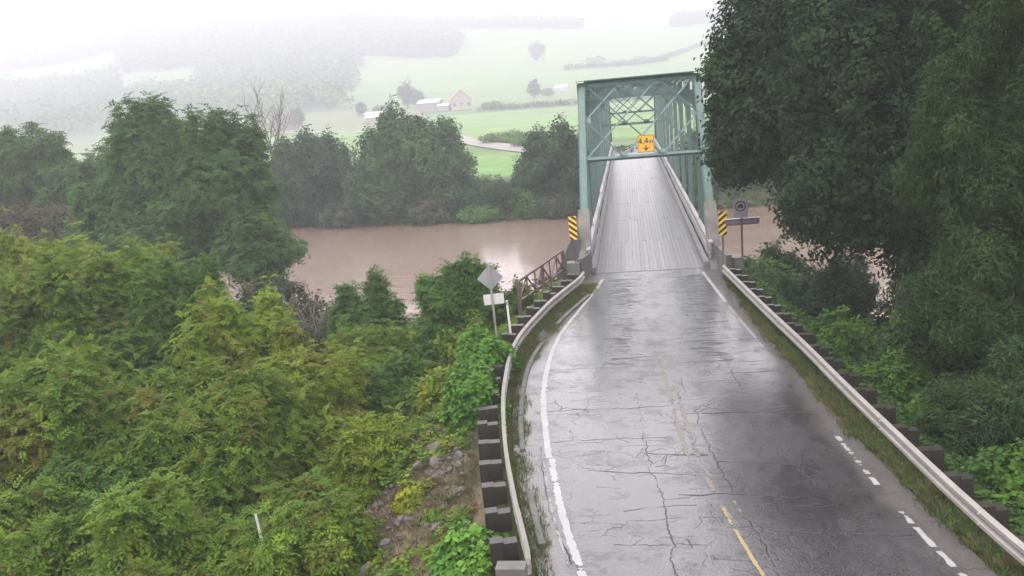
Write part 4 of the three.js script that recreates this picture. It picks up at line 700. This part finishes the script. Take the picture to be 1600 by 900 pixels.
[
  ['narrow leaved shrub low at the right edge behind the guardrail', [7.6, -17.2], [[7.3, 0.1, -17.2, 1.4, 1.4, 1.4, 2000, 10], [8.8, 0.2, -16, 1.5, 1.6, 1.5, 1600, 9]], 'willow', 'willow'],
  ['dark shrub under the lighter tree at the right', [7.5, -21.5], [[7.4, 0.1, -21.5, 1.3, 1.4, 1.3, 1500, 9], [9, 0.6, -22, 1.6, 1.8, 1.5, 1500, 9]], 'willow', 'maple'],
  ['fresh green low shrub behind the middle of the right guardrail', [6.1, -24.2], [[5.9, -0.35, -24.2, 1.0, 0.8, 1.3, 1200, 8]], 'mid', 'bush'],
  ['green low shrub behind the right guardrail posts', [6.5, -20.4], [[6.35, -0.35, -20.6, 0.95, 0.85, 1.2, 1200, 8]], 'mid', 'bush'],
  ['leafy low shrub behind the right guardrail near the corner', [6.9, -17.6], [[6.6, -0.4, -17.8, 0.9, 0.8, 1.1, 1100, 7]], 'mid', 'bush'],
  ['green shrub in the lower right corner behind the guardrail', [6.8, -14.4], [[6.7, -0.15, -14.6, 0.8, 0.75, 1.1, 1000, 8], [7.6, -0.3, -13, 0.8, 0.7, 0.9, 700, 7]], 'mid', 'bush'],
  ['dark leafy shrub beneath the overhanging tree by the guardrail', [6.4, -30], [[5.9, -0.6, -29.2, 1.1, 0.9, 1.9, 1300, 8]], 'dark', 'bush'],
  ['dark shrub standing before the water right of the bridge', [6.8, -39], [[6.9, -1.9, -39.5, 1.2, 1.3, 1.2, 1000, 9]], 'dark', 'maple'],
  ['dark wide shrub under the huge tree with water glinting through', [9.4, -37], [[9.2, -2.2, -37.5, 1.6, 1.3, 1.5, 900, 9]], 'dark', 'maple'],
  ['dark tangled shrub deep under the huge tree', [11.4, -32.5], [[11.2, -1.6, -32.6, 2.0, 1.6, 1.8, 1400, 9], [13.6, -1, -31, 2.4, 2.2, 2, 1500, 9]], 'dark', 'maple'],
  ['dark shrub between the guardrail end and the huge tree', [8.2, -34], [[8.0, -1.7, -34.2, 1.3, 1.2, 1.3, 900, 8]], 'dark', 'maple'],
  ['grassy green shrub beside the huge tree trunk', [8.6, -26], [[8.4, -1.4, -26, 1.4, 1.0, 1.4, 1200, 8]], 'mid', 'bush'],
].forEach(([label, base, crowns, pal, spray], i) => tree('roadside_shrub', label, 'shrub', 'shrubs behind the right guardrail', base, 0.05, crowns, { pal, spray, size: 0.72, dens: 1.7, shoots: 4 }, 210 + i));
// ---- low plants and grass
const bladeGeo = (() => { const R = rng(8), list = []; for (let i = 0; i < 9; i++) { const a = R() * 6.28, k = 0.25 + 1.3 * R(), dir = V(Math.cos(a) * k, 1, Math.sin(a) * k).normalize(), nrm = V(Math.cos(a), -k, Math.sin(a)); nrm.addScaledVector(dir, -nrm.dot(dir)).normalize(); list.push({ p: V((R() - 0.5) * 0.2, 0, (R() - 0.5) * 0.2), dir, nrm, L: 0.1 + 0.16 * R(), W: 0.007, fold: 0.1 }); } return leafGeo(list); })();
function cover(name, label, geo, n, seed, place, cols, s0, s1) {
  const R = rng(seed), im = new THREE.InstancedMesh(geo, leafM, n);
  for (let i = 0; i < n; i++) { const [x, z, k = 1] = place(R), c = cols[Math.floor(R() * cols.length)], v = 0.7 + 0.6 * R(), s = mix(s0, s1, R()) * k; _q.setFromAxisAngle(_y, R() * 6.28); _s.set(s, s * (0.8 + 0.5 * R()), s); im.setMatrixAt(i, _m.compose(V(x, ground(x, z) - 0.02, z), _q, _s)); im.setColorAt(i, _c.setRGB(c[0] * v, c[1] * v, c[2] * v)); }
  put(im, name); im.userData = { label, category: 'grass', kind: 'stuff' };
}
const GR = [[0.08, 0.15, 0.025], [0.10, 0.17, 0.03], [0.07, 0.12, 0.025], [0.14, 0.16, 0.045], [0.19, 0.16, 0.08], [0.2, 0.17, 0.1]];
cover('verge_grass', 'short grass verge under the left guardrail', bladeGeo, 12000, 51, (R) => { for (;;) { const z = -33 + 22.5 * R(), x = mix(beamL(z) - 0.4, beamL(z) + 0.5 + 0.4 * (fbm(z * 1.1, 2, 6, 3) - 0.5), R()); if (fbm(x * 2.5, z * 1.4, 58, 3) + 0.15 * R() < 0.46) continue; return [x, z]; } }, GR, 0.4, 0.95);
cover('verge_grass', 'grass verge between the right road edge and guardrail', bladeGeo, 24000, 52, (R) => { for (;;) { const z = -33 + 27 * R(), x = mix(roadR(z) - 0.1, beamR(z) + 1.3, R()); if (x - roadR(z) < 0.35 * fbm(z * 2.1, 7, 6, 3) + 0.25 * R() - 0.1 || fbm(x * 2, z * 1.4, 68, 3) + 0.25 * R() < 0.45) continue; return [x, z]; } }, GR, 0.6, 1.4);
cover('verge_weeds', 'small leafy weeds in the right grass verge', SPRAY.bush[1], 2600, 60, (R) => { const z = -33 + 27 * R(); return [roadR(z) + 0.3 + 0.8 * R(), z]; }, [...PAL.mid, ...PAL.olive], 0.2, 0.5);
cover('rail_weeds', 'tall weeds crowding behind the right guardrail posts', SPRAY.bush[0], 10000, 59, (R) => { const z = -33 + 27 * R(); const near = z > -20.5 && z < -12; return [beamR(z) + (near ? 0.8 : 0.3) + 1.0 * R() * R(), z, near ? 1.0 : 1.4]; }, [...PAL.mid, ...PAL.shade, ...PAL.bank], 0.4, 0.9);
cover('slope_weeds', 'weeds and low leaves on the left bank slope', SPRAY.bush[0], 9000, 53, (R) => { for (;;) { const z = -34 + 23 * R(), x = roadL(z) - 1.4 - 9 * R(); if (z > -20 && x > roadL(z) - 5 && fbm(x / 1.1, z / 1.1, 57, 3) < 0.56) continue; return [x, z, 0.9]; } }, [...PAL.olive, ...PAL.yellow, ...PAL.mid], 0.4, 1.0);
cover('slope_grass', 'thin dry grass on the stony left slope', bladeGeo, 5000, 54, (R) => { const z = -24 + 13 * R(); return [roadL(z) - 1.2 - 4.5 * R(), z]; }, [[0.16, 0.13, 0.06], [0.13, 0.1, 0.055], [0.09, 0.11, 0.035]], 0.5, 1.0);
cover('undergrowth', 'leafy undergrowth behind the right guardrail', SPRAY.bush[1], 13000, 55, (R) => { const z = -36 + 26 * R(); return [roadR(z) + 1.3 + 10 * Math.pow(R(), 1.3), z]; }, [...PAL.shade, ...PAL.dark, ...PAL.bank], 0.4, 0.95);
cover('bank_scrub', 'scrubby ground plants along the near river bank', SPRAY.maple[0], 5000, 56, (R) => { const x = -60 + 85 * R(), d = nearBank(x) - 0.5 - 12 * R(); return Math.abs(x - CX) < 4 ? [x - 12, -d] : [x, -d]; }, [...PAL.grey, ...PAL.mid], 0.8, 1.6);
// ---- stones on the left slope
function rockGeo(seed) { const g = new THREE.IcosahedronGeometry(1, 2), p = g.attributes.position; for (let i = 0; i < p.count; i++) { const v = V(p.getX(i), p.getY(i), p.getZ(i)), n = 0.7 + 0.6 * fbm(v.x * 1.4 + 9 + seed, v.y * 1.4 + v.z * 1.9 + 7, seed, 2); v.multiplyScalar(n); v.x = Math.round(v.x * 3.2) / 3.2 * 0.55 + v.x * 0.45; v.y = (Math.round(v.y * 3) / 3 * 0.6 + v.y * 0.4) * 0.6; p.setXYZ(i, v.x, v.y, v.z); } g.computeVertexNormals(); return g; }
const rocks = [1, 2, 3, 4].map(rockGeo);
[[-5.55, -14.2, 0.26], [-5.3, -14.75, 0.2], [-5.75, -14.9, 0.23], [-5.2, -15.5, 0.17], [-4.75, -17.4, 0.2], [-4.9, -18.1, 0.24], [-4.5, -18.0, 0.17], [-5.3, -17.8, 0.2], [-5.0, -13.6, 0.16], [-4.6, -16.6, 0.14], [-4.2, -17.2, 0.15], [-5.9, -13.7, 0.18]].forEach(([x, z, r], i) => {
  const o = part('rock', rocks[i % 4], M.rock); o.position.set(x, ground(x, z) + r * 0.08, z); o.scale.setScalar(r); o.rotation.set(i, i * 2.1, i * 0.7); o.userData = { label: ['largest grey stone in the heap low on the left slope', 'middle grey stone in the low heap on the left slope', 'grey stone at the left of the low heap on the slope', 'small grey stone at the top of the low heap on the slope', 'grey stone at the near side of the upper stone patch', 'largest grey stone at the far side of the upper stone patch', 'grey stone nearest the posts at the far end of the upper patch', 'grey stone at the left of the upper stone patch', 'small grey stone nearest the camera on the left slope', 'small grey stone alone below the upper stone patch', 'small grey stone closest to the guardrail posts on the slope', 'outermost grey stone of the low heap, beside the foliage'][i], category: 'rock', group: i < 4 || i === 8 || i === 11 ? 'stones low on the left slope' : 'stones high on the left slope' };
});
{ const R = rng(66), n = 420, im = new THREE.InstancedMesh(rocks[0], M.rock, n); for (let i = 0; i < n; i++) { const z = -20 + 8 * R(), x = roadL(z) - 1.5 - 3.2 * R(), s = 0.03 + 0.09 * R() * R(); _q.setFromEuler(new THREE.Euler(R() * 6, R() * 6, R() * 6)); _s.set(s, s, s); im.setMatrixAt(i, _m.compose(V(x, ground(x, z) + s * 0.2, z), _q, _s)); } put(im, 'slope_stones'); im.userData = { label: 'scattered small stones on the left slope', category: 'stones', kind: 'stuff' }; }
// ------------------------------------------------------------------ far farm and hills
function house(name, label, x, z, turn, w, d, h, roofH, wallC, roofC, wins = 2, dy = 0) {
  const F = 1.5; x *= F; z *= F; w *= F; d *= F; h *= F; roofH *= F;
  const y = ground(x, z) - 0.3 + dy, H = thing(name, label, 'building', [x, y, z], turn, 'farm buildings beyond the river'), wm = std(lin(...wallC), 0.8, { map: noiseTex }), rm = std(lin(...roofC), 0.6, { map: rustTex }), dk = std(lin(0.05, 0.05, 0.055), 0.3);
  const s = new THREE.Shape(); s.moveTo(-w / 2, 0); s.lineTo(w / 2, 0); s.lineTo(w / 2, h); s.lineTo(0, h + roofH); s.lineTo(-w / 2, h); s.closePath();
  part('wall', new THREE.ExtrudeGeometry(s, { depth: d, bevelEnabled: false }).translate(0, 0, -d / 2), wm, H);
  for (const k of [-1, 1]) part('roof', bar(V(k * (w / 2 + 0.35), h - roofH * 0.7 / w + 0.12, 0), V(0, h + roofH + 0.12, 0), d + 0.8, 0.18, V(0, 1, 0)), rm, H);
  for (let i = 0; i < wins; i++) part('window', box(mix(-w / 2, w / 2, (i + 0.5) / wins), h * 0.55, d / 2 + 0.03, w * 0.13, h * 0.3, 0.06), dk, H);
  part('door', box(w * 0.08, h * 0.3, d / 2 + 0.03, w * 0.14, h * 0.6, 0.07), wm, H); return H;
}
house('barn', 'pale gabled barn with a red roof beyond the river', -65.5, -335, 0.25, 8.2, 12, 4.0, 3.6, [0.5, 0.42, 0.38], [0.38, 0.1, 0.07], 3, 0.4);
house('farm_shed', 'low shed with a white metal roof left of the barn', -78.5, -338, 1.45, 6, 9, 2.8, 1.2, [0.34, 0.3, 0.28], [0.75, 0.75, 0.76], 2, 1.6);
house('farm_annex', 'small white roofed annex beside the barn', -71.6, -332, 1.5, 3, 4.2, 2, 0.7, [0.4, 0.38, 0.36], [0.75, 0.75, 0.75], 1, 0.8);
house('long_shed', 'long low pale farm shed behind the domed tree', -90, -302, 1.5, 5, 9, 2.2, 0.9, [0.34, 0.27, 0.25], [0.38, 0.33, 0.33], 2, 0.6);
house('long_shed', 'second pale shed lower down beside the domed tree', -84, -283, 1.45, 5, 9, 2.0, 0.8, [0.4, 0.34, 0.31], [0.6, 0.55, 0.54], 2, 0.4);
house('farmhouse', 'brownish house beside the leafless tree', -123, -292, 0.4, 9, 8, 4.2, 2.2, [0.3, 0.24, 0.22], [0.28, 0.25, 0.24], 3, 0.2);
house('farm_shed', 'tiny white roofed shed just left of the bridge portal', -31, -420, 1.4, 4, 6, 2, 1, [0.6, 0.58, 0.56], [0.75, 0.75, 0.76], 1, 0);
house('hill_house', 'tiny white house high on the wooded hill', -300, -640, 1.2, 6, 10, 3, 2, [0.7, 0.7, 0.7], [0.7, 0.7, 0.7], 2, 2);
function farTree(label, x, z, h, w, pal, seed, n = 420) { if (z < -280) { x *= 1.5; z *= 1.5; h *= 1.5; w *= 1.5; } const y = ground(x, z); tree('field_tree', label, 'tree', 'trees in the far fields', [x, z], h * 0.03, [[x, y + h * 0.55, z, w / 2, h * 0.47, w / 2, n, 9]], { pal, spray: 'far', size: Math.max(1, h / 9), mat: farLeafM }, seed); }
farTree('tall dark tree standing behind the farm sheds', -97, -372, 11.5, 7.5, 'dark', 301); farTree('lower dark tree next to the tall one behind the farm', -91, -368, 8, 7, 'dark', 302);
farTree('narrow lone tree in the field left of the bridge portal', -40.6, -382, 8, 5.5, 'dark', 303); farTree('small bush beside the narrow lone field tree', -35, -384, 3.4, 7, 'mid', 311);
farTree('lone tree high in the hazy hillside field', -65.5, -655, 14, 13, 'dark', 304);
farTree('hazy tree left of the farm sheds', -110, -345, 5.5, 5, 'dark', 305); farTree('rounded shrub behind the long farm shed', -99, -338, 4, 8, 'dark', 306); farTree('tree beside the brownish house', -116, -290, 7, 4.5, 'mid', 307);
farTree('bush along the lane below the barn', -52, -330, 2.2, 9, 'mid', 308); farTree('shrubby hedge tree above the bridge portal', -20, -600, 7, 16, 'dark', 309); farTree('hedge tree above the right half of the portal', 12, -590, 6, 18, 'dark', 310);
farTree('roadside bush along the pale country road', -27, -186, 1.6, 12, 'mid', 312); farTree('roadside bush further along the country road', -18, -166, 1.5, 9, 'mid', 313);
{ // hedge lines between fields, one mass
  const R = rng(88), n = 1500, im = new THREE.InstancedMesh(SPRAY.far[1], farLeafM, n);
  for (let i = 0; i < n; i++) { const k = Math.floor(R() * 3), x = k === 0 ? -82 + 135 * R() : k === 1 ? -60 + 105 * R() : 30 + 135 * R(), z = k === 0 ? -(460 - x * 0.12) + R() * 6 : k === 1 ? -900 + R() * 15 - x * 0.3 : -840 - x * 2.3 + 9 * R(), s = 1.8 + 3.2 * R() * (k ? 1.4 : 0.7), c = PAL.dark[i % 4]; _q.setFromAxisAngle(_y, R() * 6.28); _s.set(s, s, s); im.setMatrixAt(i, _m.compose(V(x, ground(x, z), z), _q, _s)); im.setColorAt(i, _c.setRGB(c[0] * 1.4, c[1] * 1.3, c[2] * 1.3)); }
  put(im, 'hedgerows'); im.userData = { label: 'hazy hedgerows between the far fields', category: 'hedge', kind: 'stuff' };
}
{ // woods on the hills, one hazy mass
  const R = rng(99), pts = []; let guard = 0;
  while (pts.length < 30000 && guard++ < 400000) { const d = 555 + 960 * Math.sqrt(R()), q = -0.85 + 1.15 * R(), x = q * d, z = -d; if (isForest(x, z)) pts.push([x, z]); }
  const im = new THREE.InstancedMesh(SPRAY.far[0], farLeafM, pts.length);
  pts.forEach(([x, z], i) => { const s = 7 + 9 * R(), c = PAL.mid[i % 4], v = 0.8 + 0.6 * R(); _q.setFromAxisAngle(_y, R() * 6.28); _s.set(s, s * (0.9 + 0.7 * R()), s); im.setMatrixAt(i, _m.compose(V(x, ground(x, z) - 1 + 8 * R() * R(), z), _q, _s)); im.setColorAt(i, _c.setRGB(c[0] * v, c[1] * v, c[2] * v)); });
  put(im, 'hill_woods'); im.userData = { label: 'hazy woods covering the far hilltops', category: 'woods', kind: 'stuff' };
}
renderer.render(scene, camera);
